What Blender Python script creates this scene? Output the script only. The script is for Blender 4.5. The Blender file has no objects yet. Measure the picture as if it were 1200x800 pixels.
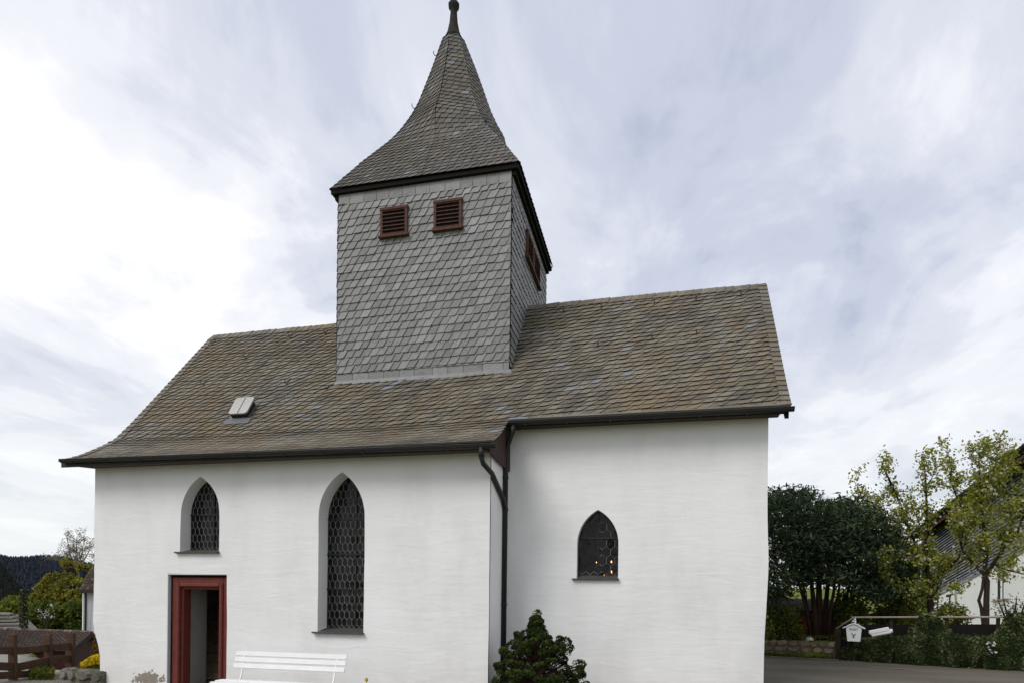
import bpy, math, random
import numpy as np
from mathutils import Vector, Matrix, noise, geometry
random.seed(7); RNG = np.random.default_rng(7)
S = bpy.context.scene; COL = S.collection
# ------------------------------------------------------------------ camera
F, TH, PI_, RO, PY, H = 736.9, .2256, -.0014, .0119, 699.5, 1.65
FW = np.array([-math.sin(TH)*math.cos(PI_), math.cos(TH)*math.cos(PI_), math.sin(PI_)])
RT = np.array([math.cos(TH), math.sin(TH), 0.]); UP = np.cross(RT, FW)
RT, UP = math.cos(RO)*RT+math.sin(RO)*UP, -math.sin(RO)*RT+math.cos(RO)*UP
cd = bpy.data.cameras.new('camera'); cam = bpy.data.objects.new('camera', cd); COL.objects.link(cam)
cd.sensor_width = 36; cd.lens = F*36/1200; cd.shift_y = (PY-400)/1200; cd.clip_start = .1; cd.clip_end = 6000
cam.matrix_world = Matrix(((RT[0], UP[0], -FW[0], 0), (RT[1], UP[1], -FW[1], 0), (RT[2], UP[2], -FW[2], H), (0, 0, 0, 1)))
S.camera = cam
def ray(x, y): return RT*(x-600)/F+UP*(PY-y)/F+FW
def W(x, y, D): return ray(x, y)*D+np.array([0, 0, H])             # photo point at a depth of D metres
def WV(x, y, v): d = ray(x, y); return d*v/d[1]+np.array([0, 0, H])  # on a plane parallel to the nave front
def G(x, D, z=0.): p = W(x, 700, D); p[2] = z; return p
# ------------------------------------------------------------------ world
SUN_EL, SUN_AZ = math.radians(46), math.radians(215)               # azimuth clockwise from +Y
w = bpy.data.worlds.new('World'); S.world = w; w.use_nodes = True
nt = w.node_tree; nt.nodes.clear()
class NT:
    def __init__(s, nt): s.nt = nt
    def n(s, t, **k):
        o = s.nt.nodes.new(t)
        for a, b in k.items():
            if a == 'ins':
                for i, v in b.items():
                    if isinstance(v, bpy.types.NodeSocket): s.nt.links.new(v, o.inputs[i])
                    else: o.inputs[i].default_value = v
            else: setattr(o, a, b)
        return o
    def math(s, op, a, b=0., c=None, clamp=False):
        ins = {0: a, 1: b}
        if c is not None: ins[2] = c
        return s.n('ShaderNodeMath', operation=op, use_clamp=clamp, ins=ins).outputs[0]
    def mix(s, f, a, b, bt='MIX'):
        o = s.n('ShaderNodeMix', data_type='RGBA', blend_type=bt)
        for i, v in ((0, f), (6, a), (7, b)):
            if isinstance(v, bpy.types.NodeSocket): s.nt.links.new(v, o.inputs[i])
            else: o.inputs[i].default_value = v if i == 0 else (*v, 1)[:4]
        return o.outputs[2]
    def ramp(s, f, stops, interp='LINEAR'):
        o = s.n('ShaderNodeValToRGB', ins={0: f}); cr = o.color_ramp; cr.interpolation = interp
        while len(cr.elements) < len(stops): cr.elements.new(.5)
        for e, (p, c) in zip(cr.elements, stops):
            e.position = p; e.color = (*c, 1) if isinstance(c, tuple) else (c, c, c, 1)
        return o.outputs[0]
    def noise(s, vec, scale, detail=4, rough=.55, dist=0.):
        return s.n('ShaderNodeTexNoise', ins={'Vector': vec, 'Scale': scale, 'Detail': detail, 'Roughness': rough, 'Distortion': dist}).outputs[0]
    def mapping(s, vec, scale=(1, 1, 1), loc=(0, 0, 0), rot=(0, 0, 0)):
        return s.n('ShaderNodeMapping', ins={0: vec, 'Scale': scale, 'Location': loc, 'Rotation': rot}).outputs[0]
    def bump(s, h, dist, strength=1., nrm=None):
        ins = {'Height': h, 'Distance': dist, 'Strength': strength}
        if nrm is not None: ins['Normal'] = nrm
        return s.n('ShaderNodeBump', ins=ins).outputs[0]
N = NT(nt)
sky = N.n('ShaderNodeTexSky', sky_type='NISHITA', sun_disc=False, sun_elevation=SUN_EL, sun_rotation=SUN_AZ)
tc = N.n('ShaderNodeTexCoord').outputs['Generated']
sep = N.n('ShaderNodeSeparateXYZ', ins={0: tc})
zz = N.math('ADD', N.math('MAXIMUM', sep.outputs[2], 0.), .16)
cv = N.n('ShaderNodeCombineXYZ', ins={0: N.math('DIVIDE', sep.outputs[0], zz), 1: N.math('DIVIDE', sep.outputs[1], zz), 2: 0.})
cl = N.mapping(cv.outputs[0], scale=(1.15, .8, 1), rot=(0, 0, .75), loc=(3.1, 1.7, 0))
n1 = N.noise(cl, 1.25, 9, .56, .5)
n2 = N.noise(N.mapping(cv.outputs[0], scale=(1, .6, 1), rot=(0, 0, .9), loc=(8, 2, 0)), 2.6, 8, .62, .9)
cc = N.math('ADD', N.math('MULTIPLY', n1, .74), N.math('MULTIPLY', n2, .26))
# the thin veil is brightest round two places of the real sky
def glow(px, py, k):
    d = Vector(ray(px, py)).normalized()
    dt = N.n('ShaderNodeVectorMath', operation='DOT_PRODUCT', ins={0: N.n('ShaderNodeVectorMath', operation='NORMALIZE', ins={0: tc}).outputs[0], 1: d}).outputs['Value']
    return N.math('POWER', N.math('MAXIMUM', dt, 0.), k)
g1 = glow(60, 170, 16.); g2 = glow(620, 420, 7.); g3 = glow(960, 230, 30.); g4 = glow(340, 40, 45.); g5 = glow(560, 60, 26.)
cc = N.math('ADD', cc, N.math('ADD', N.math('MULTIPLY', g1, .15), N.math('MULTIPLY', g2, .09)))
cc = N.math('SUBTRACT', cc, N.math('ADD', N.math('ADD', N.math('MULTIPLY', g3, .07), N.math('MULTIPLY', g4, .14)), N.math('MULTIPLY', g5, .10)))
ccol = N.ramp(cc, [(.37, (.42, .465, .59)), (.45, (.545, .58, .685)), (.515, (.655, .68, .765)), (.575, (.80, .81, .86)), (.66, (.95, .95, .96)), (.78, (1.03, 1.03, 1.02))], 'EASE')
low = N.math('SUBTRACT', 1., N.math('MULTIPLY', sep.outputs[2], 2.6, clamp=True), clamp=True)
ccol = N.mix(N.math('MULTIPLY', low, .8), ccol, (.78, .81, .81))
ccol = N.mix(1., ccol, (9.3, 9.3, 9.3), 'MULTIPLY')
fin = N.mix(.93, sky.outputs[0], ccol)
bg = N.n('ShaderNodeBackground', ins={0: fin, 1: .1})
wo = N.n('ShaderNodeOutputWorld', ins={0: bg.outputs[0]})
# ------------------------------------------------------------------ sun behind thin cloud
sl = bpy.data.lights.new('sun', 'SUN'); sl.energy = 1.5; sl.angle = math.radians(28); sl.color = (1, .965, .92)
so = bpy.data.objects.new('sun', sl); COL.objects.link(so)
sd = Vector((math.sin(SUN_AZ)*math.cos(SUN_EL), math.cos(SUN_AZ)*math.cos(SUN_EL), math.sin(SUN_EL)))
so.rotation_euler = sd.to_track_quat('Z', 'Y').to_euler(); so.location = sd*40
vs = S.view_settings; vs.view_transform = 'Standard'; vs.look = 'None'; vs.gamma = 1; vs.use_curve_mapping = False; vs.exposure = 0.34
S.render.engine = 'CYCLES'
# ------------------------------------------------------------------ mesh helpers
ORG = {}
def tag(o, label=None, cat=None, group=None, kind=None):
    if label: o['label'] = label
    if cat: o['category'] = cat
    if group: o['group'] = group
    if kind: o['kind'] = kind
    return o
def thing(name, label, cat, loc=(0, 0, 0), group=None):
    o = bpy.data.objects.new(name, None); COL.objects.link(o); o.empty_display_size = .3
    o.location = tuple(float(c) for c in loc); ORG[o.name] = np.array(loc, float)
    return tag(o, label, cat, group)
class MB:
    def __init__(s): s.v = []; s.f = []; s.c = []; s.m = []; s.n = 0
    def add(s, vs, fs, c=.5, m=0):
        b = s.n
        s.v.extend([tuple(map(float, p)) for p in vs]); s.n += len(vs)
        for f in fs: s.f.append(tuple(b+i for i in f)); s.c.append(c); s.m.append(m)
        return s
    def hexa(s, p, c=.5, m=0):        # 8 points: bottom ring 0-3, top ring 4-7
        return s.add(p, [(3, 2, 1, 0), (4, 5, 6, 7), (0, 1, 5, 4), (1, 2, 6, 5), (2, 3, 7, 6), (3, 0, 4, 7)], c, m)
    def box(s, x0, x1, y0, y1, z0, z1, c=.5, m=0, b=0.):
        if b <= 0: return s.hexa([(x0, y0, z0), (x1, y0, z0), (x1, y1, z0), (x0, y1, z0), (x0, y0, z1), (x1, y0, z1), (x1, y1, z1), (x0, y1, z1)], c, m)
        return s.obox(((x0+x1)/2, (y0+y1)/2, (z0+z1)/2), (1, 0, 0), (0, 1, 0), (0, 0, 1), (x1-x0)/2, (y1-y0)/2, (z1-z0)/2, c, m, b)
    def obox(s, ctr, ax, ay, az, hx, hy, hz, c=.5, m=0, b=0.):
        ctr, ax, ay, az = (np.array(q, float) for q in (ctr, ax, ay, az))
        if b <= 0:
            return s.hexa([ctr+ax*hx*i+ay*hy*j+az*hz*k for i, j, k in ((-1, -1, -1), (1, -1, -1), (1, 1, -1), (-1, 1, -1), (-1, -1, 1), (1, -1, 1), (1, 1, 1), (-1, 1, 1))], c, m)
        # chamfered box: three vertices per corner
        vs, idx = [], {}
        for i in (-1, 1):
            for j in (-1, 1):
                for k in (-1, 1):
                    for q in range(3):
                        h = [hx, hy, hz]; d = [i, j, k]
                        co = [h[a]-(0 if a == q else b) for a in range(3)]
                        idx[(i, j, k, q)] = len(vs); vs.append(ctr+ax*d[0]*co[0]+ay*d[1]*co[1]+az*d[2]*co[2])
        fs = []
        def face(keys): fs.append(tuple(idx[k] for k in keys))
        for sg in (-1, 1):
            r = [(-1, -1), (1, -1), (1, 1), (-1, 1)]
            r = r if sg > 0 else r[::-1]
            face([(sg, a, b_, 0) for a, b_ in r]); face([(b_, sg, a, 1) for a, b_ in r]); face([(a, b_, sg, 2) for a, b_ in r])
        for a in (-1, 1):
            for b_ in (-1, 1):
                face([(a, b_, -1, 0), (a, b_, 1, 0), (a, b_, 1, 1), (a, b_, -1, 1)])
                face([(a, -1, b_, 0), (a, 1, b_, 0), (a, 1, b_, 2), (a, -1, b_, 2)])
                face([(-1, a, b_, 1), (1, a, b_, 1), (1, a, b_, 2), (-1, a, b_, 2)])
                for c_ in (-1, 1): 
                    if True: pass
        for i in (-1, 1):
            for j in (-1, 1):
                for k in (-1, 1): face([(i, j, k, 0), (i, j, k, 1), (i, j, k, 2)])
        return s.add(vs, fs, c, m)
    def bar(s, a, b, wd, th, up=(0, 0, 1), c=.5, m=0, bev=0.):
        a, b, up = (np.array(q, float) for q in (a, b, up)); d = b-a; L = np.linalg.norm(d); d /= L
        x = np.cross(d, up); x /= np.linalg.norm(x); z = np.cross(x, d)
        return s.obox((a+b)/2, d, x, z, L/2, wd/2, th/2, c, m, bev)
    def tube(s, pts, rad, n=8, c=.5, m=0, cap=True):
        pts = [np.array(p, float) for p in pts]; k = len(pts)
        rad = rad if hasattr(rad, '__len__') else [rad]*k
        vs = []; ref = None
        for i in range(k):
            d = pts[min(i+1, k-1)]-pts[max(i-1, 0)]; d /= (np.linalg.norm(d)+1e-9)
            if ref is None: ref = np.array([1., 0, 0]) if abs(d[0]) < .8 else np.array([0, 1., 0])
            x = ref-d*(ref@d); x /= np.linalg.norm(x); ref = x; y = np.cross(d, x)
            for j in range(n):
                a = 2*math.pi*j/n; vs.append(pts[i]+rad[i]*(x*math.cos(a)+y*math.sin(a)))
        fs = [(i*n+j, i*n+(j+1) % n, (i+1)*n+(j+1) % n, (i+1)*n+j) for i in range(k-1) for j in range(n)]
        if cap: fs += [tuple(range(n-1, -1, -1)), tuple((k-1)*n+j for j in range(n))]
        return s.add(vs, fs, c, m)
    def lathe(s, ctr, prof, n=12, c=.5, m=0):
        vs = [(ctr[0]+r*math.cos(2*math.pi*j/n), ctr[1]+r*math.sin(2*math.pi*j/n), ctr[2]+z) for r, z in prof for j in range(n)]
        k = len(prof)
        return s.add(vs, [(i*n+j, i*n+(j+1) % n, (i+1)*n+(j+1) % n, (i+1)*n+j) for i in range(k-1) for j in range(n)]+[tuple(range(n-1, -1, -1)), tuple((k-1)*n+j for j in range(n))], c, m)
    def extr(s, poly, axis_v, off, c=.5, m=0):   # planar 3d polygon pushed along a vector
        off = np.array(off, float); n = len(poly); P = [np.array(p, float) for p in poly]
        return s.add(P+[p+off for p in P], [tuple(range(n)), tuple(range(2*n-1, n-1, -1))]+[(i, (i+1) % n, n+(i+1) % n, n+i)[::-1] for i in range(n)], c, m)
    def build(s, name, mats, parent=None, smooth=False):
        me = bpy.data.meshes.new(name)
        o0 = ORG.get(parent.name, np.zeros(3)) if parent else np.zeros(3)
        me.from_pydata([(x-o0[0], y-o0[1], z-o0[2]) for x, y, z in s.v], [], s.f); 
        mats = mats if isinstance(mats, (list, tuple)) else [mats]
        for q in mats: me.materials.append(q)
        at = me.attributes.new('rnd', 'FLOAT', 'FACE'); at.data.foreach_set('value', np.array(s.c, np.float32))
        if len(mats) > 1: me.polygons.foreach_set('material_index', np.array(s.m, np.int32))
        if smooth: me.polygons.foreach_set('use_smooth', np.ones(len(me.polygons), bool))
        me.update()
        o = bpy.data.objects.new(name, me); COL.objects.link(o)
        if parent: o.parent = parent
        ORG[o.name] = o0
        return o
def struct(o): o['kind'] = 'structure'; return o
def text(name, body, size, loc, rx, ry_z, mat, parent, extrude=.003):
    cu = bpy.data.curves.new(name, 'FONT'); cu.body = body; cu.size = size; cu.extrude = extrude; cu.align_x = 'CENTER'; cu.align_y = 'CENTER'
    t = bpy.data.objects.new(name+'_src', cu); COL.objects.link(t)
    me = bpy.data.meshes.new_from_object(t); bpy.data.objects.remove(t)
    me.materials.clear(); me.materials.append(mat); me.name = name
    M = Matrix.Translation(Vector(loc)-Vector(ORG.get(parent.name, (0, 0, 0)))) @ Matrix.Rotation(ry_z, 4, 'Z') @ Matrix.Rotation(rx, 4, 'X')
    me.transform(M); o = bpy.data.objects.new(name, me); COL.objects.link(o); o.parent = parent; return o
# ------------------------------------------------------------------ materials
def newmat(name):
    m = bpy.data.materials.new(name); m.use_nodes = True; m.node_tree.nodes.clear(); return m, NT(m.node_tree)
def out(N, bsdf): N.n('ShaderNodeOutputMaterial', ins={0: bsdf}); 
def princ(N, col, rough=.7, nrm=None, metal=0., spec=.5):
    ins = {'Base Color': col if isinstance(col, bpy.types.NodeSocket) else (*col, 1), 'Roughness': rough, 'Metallic': metal, 'Specular IOR Level': spec}
    if nrm is not None: ins['Normal'] = nrm
    return N.n('ShaderNodeBsdfPrincipled', ins=ins).outputs[0]
def obj_co(N): return N.n('ShaderNodeNewGeometry').outputs['Position']
def rnd(N): return N.n('ShaderNodeAttribute', attribute_name='rnd').outputs['Fac']
def simple(name, col, rough=.6, var=.25, scale=6., metal=0., bumpd=.002, spec=.22):
    m, N = newmat(name); p = obj_co(N)
    n = N.noise(p, scale, 6, .6); n2 = N.noise(p, scale*9, 3, .6)
    f = N.math('ADD', N.math('MULTIPLY', n, .7), N.math('MULTIPLY', n2, .3))
    c = N.ramp(f, [(.25, tuple(x*(1-var) for x in col)), (.75, tuple(min(1, x*(1+var)) for x in col))])
    out(N, princ(N, c, rough, N.bump(n2, bumpd), metal, spec)); return m
def plaster():
    m, N = newmat('limewashed plaster'); p = obj_co(N)
    # hand-laid courses under many coats of limewash: long shallow horizontal ripples
    a = N.noise(N.mapping(p, scale=(.9, .9, 4.5)), 1.0, 5, .5, .9)
    b = N.noise(N.mapping(p, scale=(1, 1, 2.6)), 6., 5, .6)
    c_ = N.noise(p, 55., 3, .6)
    h = N.math('ADD', N.math('ADD', N.math('MULTIPLY', a, .9), N.math('MULTIPLY', b, .32)), N.math('MULTIPLY', c_, .05))
    nr = N.bump(h, .014, .75)
    t = N.noise(N.mapping(p, scale=(1, 1, .45)), 1.3, 6, .62)
    col = N.ramp(t, [(.3, (.75, .742, .72)), (.5, (.805, .80, .782)), (.7, (.835, .83, .815))])
    # rain streaks down from the eaves and faint warm weathering high on the walls
    st = N.noise(N.mapping(p, scale=(7, 7, .35)), 1.6, 4, .6)
    col = N.mix(N.math('MULTIPLY', N.math('SUBTRACT', st, .62, clamp=True), .6, clamp=True), col, (.60, .575, .52))
    sp = N.n('ShaderNodeSeparateXYZ', ins={0: p})
    # damp, dirty foot of the wall
    foot = N.math('SUBTRACT', 1., N.math('MULTIPLY', N.math('ADD', sp.outputs[2], .35), 1.25), clamp=True)
    foot = N.math('MULTIPLY', foot, N.ramp(N.noise(p, 2.2, 6, .65), [(.35, 0.), (.65, 1.)]))
    col = N.mix(N.math('MULTIPLY', foot, .45), col, (.60, .545, .45))
    # patches where the coating has flaked off beside the door
    bx = N.math('MULTIPLY', N.math('SUBTRACT', 1., N.math('MULTIPLY', N.math('ABSOLUTE', N.math('ADD', sp.outputs[0], 9.95)), 1.5)), 1., clamp=True)
    bz = N.math('SUBTRACT', 1., N.math('MULTIPLY', N.math('ABSOLUTE', N.math('ADD', sp.outputs[2], .12)), 2.9), clamp=True)
    fl = N.math('MULTIPLY', N.math('MULTIPLY', bx, bz), 1.)
    fn = N.noise(p, 8.5, 8, .72, .5)
    fm = N.ramp(N.math('ADD', N.math('MULTIPLY', fn, .8), N.math('MULTIPLY', fl, .42)), [(.60, 0.), (.615, 1.)])
    fm = N.math('MULTIPLY', fm, N.math('GREATER_THAN', fl, .02))
    col = N.mix(fm, col, N.ramp(c_, [(.3, (.20, .165, .13)), (.7, (.36, .31, .25))]))
    nr = N.bump(N.math('SUBTRACT', 1., fm), .006, 1., nr)
    out(N, princ(N, col, .9, nr, 0., .2)); return m
def slate(name, tones, lichen, blue=.985, amt=1.0):
    m, N = newmat(name); p = obj_co(N); r = rnd(N)
    base = N.ramp(r, [(0, tones[0]), (.45, tones[1]), (.9, tones[2]), (blue, tones[2]), (min(.999, blue+.004), tones[3])])
    big = N.noise(p, .55, 5, .6); mid = N.noise(p, 3.2, 5, .65); fine = N.noise(p, 26., 4, .65)
    f = N.math('MULTIPLY', N.ramp(N.math('ADD', N.math('MULTIPLY', big, .55), N.math('MULTIPLY', mid, .45)), [(.42, 0.), (.62, 1.)]), N.ramp(fine, [(.35, .25), (.6, 1.)]))
    newone = N.math('GREATER_THAN', r, blue)
    f = N.math('MULTIPLY', f, N.math('SUBTRACT', 1., newone))
    c = N.mix(N.math('MULTIPLY', f, amt), base, lichen[0])
    f2 = N.math('MULTIPLY', N.ramp(N.math('ADD', N.math('MULTIPLY', N.noise(N.mapping(p, loc=(5, 3, 1)), 1.1, 5, .6), .5), N.math('MULTIPLY', fine, .5)), [(.53, 0.), (.60, 1.)]), amt*.6)
    c = N.mix(N.math('MULTIPLY', f2, N.math('SUBTRACT', 1., newone)), c, lichen[1])
    d = N.math('MULTIPLY', N.ramp(N.noise(p, 9., 5, .7), [(.3, 1.), (.5, 0.)]), .45)
    c = N.mix(d, c, tuple(x*.45 for x in tones[0]))
    # edge faces carry rnd below zero: broken, dirty edge, blackened to deepen shadow lines
    c = N.mix(N.math('LESS_THAN', r, -.01), c, (.022, .020, .017))
    out(N, princ(N, c, .62, N.bump(fine, .004, .8), 0., .35)); return m
M = {}
M['plaster'] = plaster()
M['slate'] = slate('weathered roof slate', [(.092, .082, .064), (.130, .117, .092), (.178, .161, .128), (.20, .205, .225)], [(.205, .145, .070), (.26, .25, .195)])
M['slate_spire'] = slate('spire slate', [(.064, .060, .053), (.095, .090, .080), (.135, .128, .114), (.19, .195, .21)], [(.15, .11, .06), (.19, .185, .145)], amt=.6)
M['slate_wall'] = slate('wall slate', [(.160, .158, .154), (.202, .200, .196), (.248, .246, .241), (.28, .285, .29)], [(.235, .222, .20), (.32, .315, .305)], amt=.35)
M['black'] = simple('dark timber and shade black', (.011, .009, .008), .85, .3, 8, bumpd=.004, spec=.12)
M['soffit'] = simple('brown eaves timber', (.075, .055, .04), .8, .3, 8)
M['gutter'] = simple('dark painted gutter metal', (.022, .021, .019), .5, .25, 3, .0, spec=.3)
M['lead'] = simple('lead flashing', (.14, .14, .145), .5, .25, 7, .4)
M['zinc'] = simple('zinc sheet', (.36, .355, .33), .42, .15, 4, .5)
M['sill'] = simple('grey slate sill', (.075, .07, .063), .6, .25, 12)
M['came'] = simple('lead cames', (.22, .22, .215), .5, .2, 20, .3, .0005)
M['finial'] = simple('oxidised finial metal', (.026, .025, .020), .85, .6, 9, 0., spec=.15)
M['iron'] = simple('dark iron', (.035, .033, .032), .5, .3, 15, .5)
M['redwood'] = simple('weathered red-brown louvre paint', (.088, .040, .028), .75, .45, 14, bumpd=.004)
M['doorred'] = simple('oxblood door frame paint', (.150, .036, .026), .6, .30, 7, bumpd=.003)
M['boardred'] = simple('dark red eaves board', (.055, .030, .026), .7, .3, 6)
M['greytrim'] = simple('pale grey trim', (.52, .56, .57), .8, .1, 6)
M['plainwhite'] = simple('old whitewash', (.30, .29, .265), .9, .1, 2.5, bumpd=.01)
M['stairwood'] = simple('worn stair timber', (.46, .35, .24), .7, .3, 5)
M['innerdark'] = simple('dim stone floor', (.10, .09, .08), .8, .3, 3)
M['benchwhite'] = simple('white bench paint', (.80, .80, .785), .45, .07, 5, bumpd=.003)
M['fencewood'] = simple('brown fence timber', (.075, .042, .026), .85, .5, 5, bumpd=.008)
M['darkred'] = simple('dark red shed boards', (.035, .008, .007), .8, .3, 5)
M['white'] = simple('white enamel', (.80, .80, .78), .4, .05, 8)
M['letter'] = simple('dark lettering', (.03, .03, .03), .6, .1, 8)
M['stone'] = simple('mossy rubble stone', (.20, .165, .125), .95, .5, 7, bumpd=.03)
M['greystone'] = simple('grey field stone', (.27, .255, .235), .95, .4, 8, bumpd=.03)
M['rail'] = simple('weathered handrail', (.30, .25, .21), .6, .3, 7)
M['bark'] = simple('dark bark', (.042, .032, .025), .95, .5, 14, bumpd=.02, spec=.1)
M['yewbark'] = simple('red-brown yew bark', (.062, .037, .027), .95, .5, 9, bumpd=.02, spec=.1)
M['greybark'] = simple('pale grey bark', (.22, .20, .17), .95, .4, 10, bumpd=.02)
M['orange'] = simple('orange-brown boards', (.36, .125, .035), .8, .4, 6)
M['housewhite'] = simple('white render', (.74, .74, .72), .9, .06, 2.5, bumpd=.004)
M['farhouse'] = simple('pale house render', (.66, .67, .68), .9, .06, 2, bumpd=.003)
M['glassdark'] = simple('dark window glass', (.02, .022, .025), .08, .1, 3, 0., .0002, .8)
M['oldroof'] = simple('grey corrugated roofing', (.17, .155, .13), .85, .3, 3)
M['greenpole'] = simple('ivy green pole', (.055, .065, .04), .9, .4, 6)
def leafmat(name, stops, trans=.25):
    m, N = newmat(name); c = N.ramp(rnd(N), stops)
    d = princ(N, c, .75, None, 0., .12); t = N.n('ShaderNodeBsdfTranslucent', ins={0: c}).outputs[0]
    out(N, N.n('ShaderNodeMixShader', ins={0: trans, 1: d, 2: t}).outputs[0]); return m
M['yew'] = leafmat('yew needles', [(0, (.016, .031, .016)), (.45, (.046, .072, .036)), (.9, (.10, .13, .058)), (1, (.14, .16, .06))], .12)
M['shrub'] = leafmat('cypress foliage', [(0, (.010, .018, .005)), (.5, (.026, .044, .009)), (.85, (.080, .108, .016)), (1, (.17, .19, .03))], .15)
M['ivy'] = leafmat('ivy leaves', [(0, (.010, .017, .006)), (.4, (.026, .040, .010)), (.72, (.070, .090, .030)), (1, (.27, .29, .17))], .12)
M['cherry'] = leafmat('young leaves and blossom', [(0, (.15, .17, .02)), (.5, (.29, .32, .045)), (.8, (.41, .39, .08)), (.84, (.52, .46, .38)), (1, (.68, .62, .56))], .4)
M['lime'] = leafmat('yellow green shrub', [(0, (.07, .085, .015)), (.6, (.14, .16, .025)), (1, (.24, .24, .05))], .3)
M['olive'] = leafmat('olive spring foliage', [(0, (.13, .135, .02)), (.5, (.24, .225, .035)), (1, (.38, .31, .065))], .3)
M['greenbush'] = leafmat('mid green foliage', [(0, (.045, .065, .012)), (.6, (.095, .125, .022)), (1, (.17, .19, .035))], .25)
M['bare'] = leafmat('bare twigs and buds', [(0, (.11, .095, .07)), (.7, (.19, .165, .12)), (1, (.28, .25, .17))], .2)
M['flower'] = leafmat('yellow flowers', [(0, (.07, .09, .015)), (.35, (.13, .14, .02)), (.4, (.62, .43, .01)), (1, (.80, .60, .02))], .3)
M['brownshrub'] = leafmat('brown green thuja', [(0, (.09, .06, .015)), (1, (.22, .15, .04))], .2)
M['whiteflower'] = leafmat('white flowers', [(0, (.7, .7, .7)), (1, (.85, .85, .85))], .3)
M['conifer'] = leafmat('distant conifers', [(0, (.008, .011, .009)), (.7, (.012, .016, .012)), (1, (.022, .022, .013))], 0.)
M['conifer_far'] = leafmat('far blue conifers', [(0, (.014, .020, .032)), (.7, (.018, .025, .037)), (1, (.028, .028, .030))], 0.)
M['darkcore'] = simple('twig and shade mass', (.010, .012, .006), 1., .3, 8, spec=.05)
def asphalt():
    m, N = newmat('asphalt'); p = obj_co(N)
    g = N.noise(p, 90., 3, .7); b = N.noise(N.mapping(p, scale=(.35, 1.4, 1), rot=(0, 0, .1)), .8, 6, .6)
    c = N.ramp(N.math('ADD', N.math('MULTIPLY', g, .35), N.math('MULTIPLY', b, .65)), [(.3, (.088, .078, .058)), (.5, (.125, .111, .084)), (.7, (.17, .152, .117))])
    out(N, princ(N, c, .85, N.bump(g, .006), 0., .3)); return m
M['asphalt'] = asphalt()
def pavers():
    m, N = newmat('worn paving'); p = obj_co(N)
    br = N.n('ShaderNodeTexBrick', ins={'Vector': p, 'Color1': (.19, .175, .145, 1), 'Color2': (.25, .23, .19, 1), 'Mortar': (.06, .055, .045, 1), 'Scale': 4.2, 'Mortar Size': .025})
    b = N.noise(p, 1.2, 6, .6)
    c = N.mix(N.math('MULTIPLY', b, .6), br.outputs[0], (.13, .12, .09))
    out(N, princ(N, c, .85, N.bump(br.outputs[1], -.01), 0., .3)); return m
M['pavers'] = pavers()
def grass():
    m, N = newmat('grass'); p = obj_co(N)
    a = N.noise(p, .7, 6, .65); b = N.noise(p, 16., 5, .7)
    c = N.ramp(N.math('ADD', N.math('MULTIPLY', a, .5), N.math('MULTIPLY', b, .5)), [(.3, (.055, .08, .012)), (.5, (.12, .155, .02)), (.7, (.19, .205, .035))])
    out(N, princ(N, c, .95, N.bump(b, .05), 0., .2)); return m
M['grass'] = grass()
M['gravel'] = simple('pinkish verge gravel', (.30, .235, .185), .95, .35, 9, bumpd=.02)
M['concrete'] = simple('grey yard concrete', (.235, .225, .19), .9, .2, 1.2)
M['hillground'] = simple('forest floor', (.02, .025, .02), 1., .4, .05)
def rooftile():
    m, N = newmat('brown roof tiles'); c = N.ramp(rnd(N), [(0, (.025, .017, .013)), (.2, (.070, .045, .032)), (.7, (.125, .088, .068)), (1, (.20, .16, .135))])
    p = obj_co(N); out(N, princ(N, N.mix(N.math('MULTIPLY', N.noise(p, 6., 5, .6), .6), c, (.10, .085, .07)), .9, None, 0., .12)); return m
M['tile'] = rooftile()
def glass():
    m, N = newmat('old leaded glass'); p = obj_co(N); r = rnd(N)
    nr = N.bump(N.noise(p, 9., 3, .5), .012, .7)
    tint = N.ramp(r, [(0, (.20, .20, .19)), (.5, (.32, .32, .30)), (.9, (.50, .47, .42)), (.94, (.35, .10, .08)), (.97, (.35, .40, .34))], 'CONSTANT')
    t = N.n('ShaderNodeBsdfTransparent', ins={0: tint}).outputs[0]
    g = N.n('ShaderNodeBsdfGlossy', ins={0: (.9, .9, .9, 1), 'Roughness': .10, 'Normal': nr}).outputs[0]
    fr = N.n('ShaderNodeFresnel', ins={0: 1.5, 'Normal': nr}).outputs[0]
    dsh = N.n('ShaderNodeBsdfDiffuse', ins={0: N.mix(r, (.006, .006, .006), (.022, .021, .020))}).outputs[0]
    a = N.n('ShaderNodeMixShader', ins={0: .25, 1: t, 2: dsh}).outputs[0]
    out(N, N.n('ShaderNodeMixShader', ins={0: N.math('ADD', N.math('MULTIPLY', fr, .5), .0), 1: a, 2: g}).outputs[0]); return m
M['glass'] = glass()
def emis(name, col, st):
    m, N = newmat(name); out(N, N.n('ShaderNodeEmission', ins={0: (*col, 1), 1: st}).outputs[0]); return m
M['flame'] = emis('warm lamp glow', (1., .50, .18), 22.)
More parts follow.
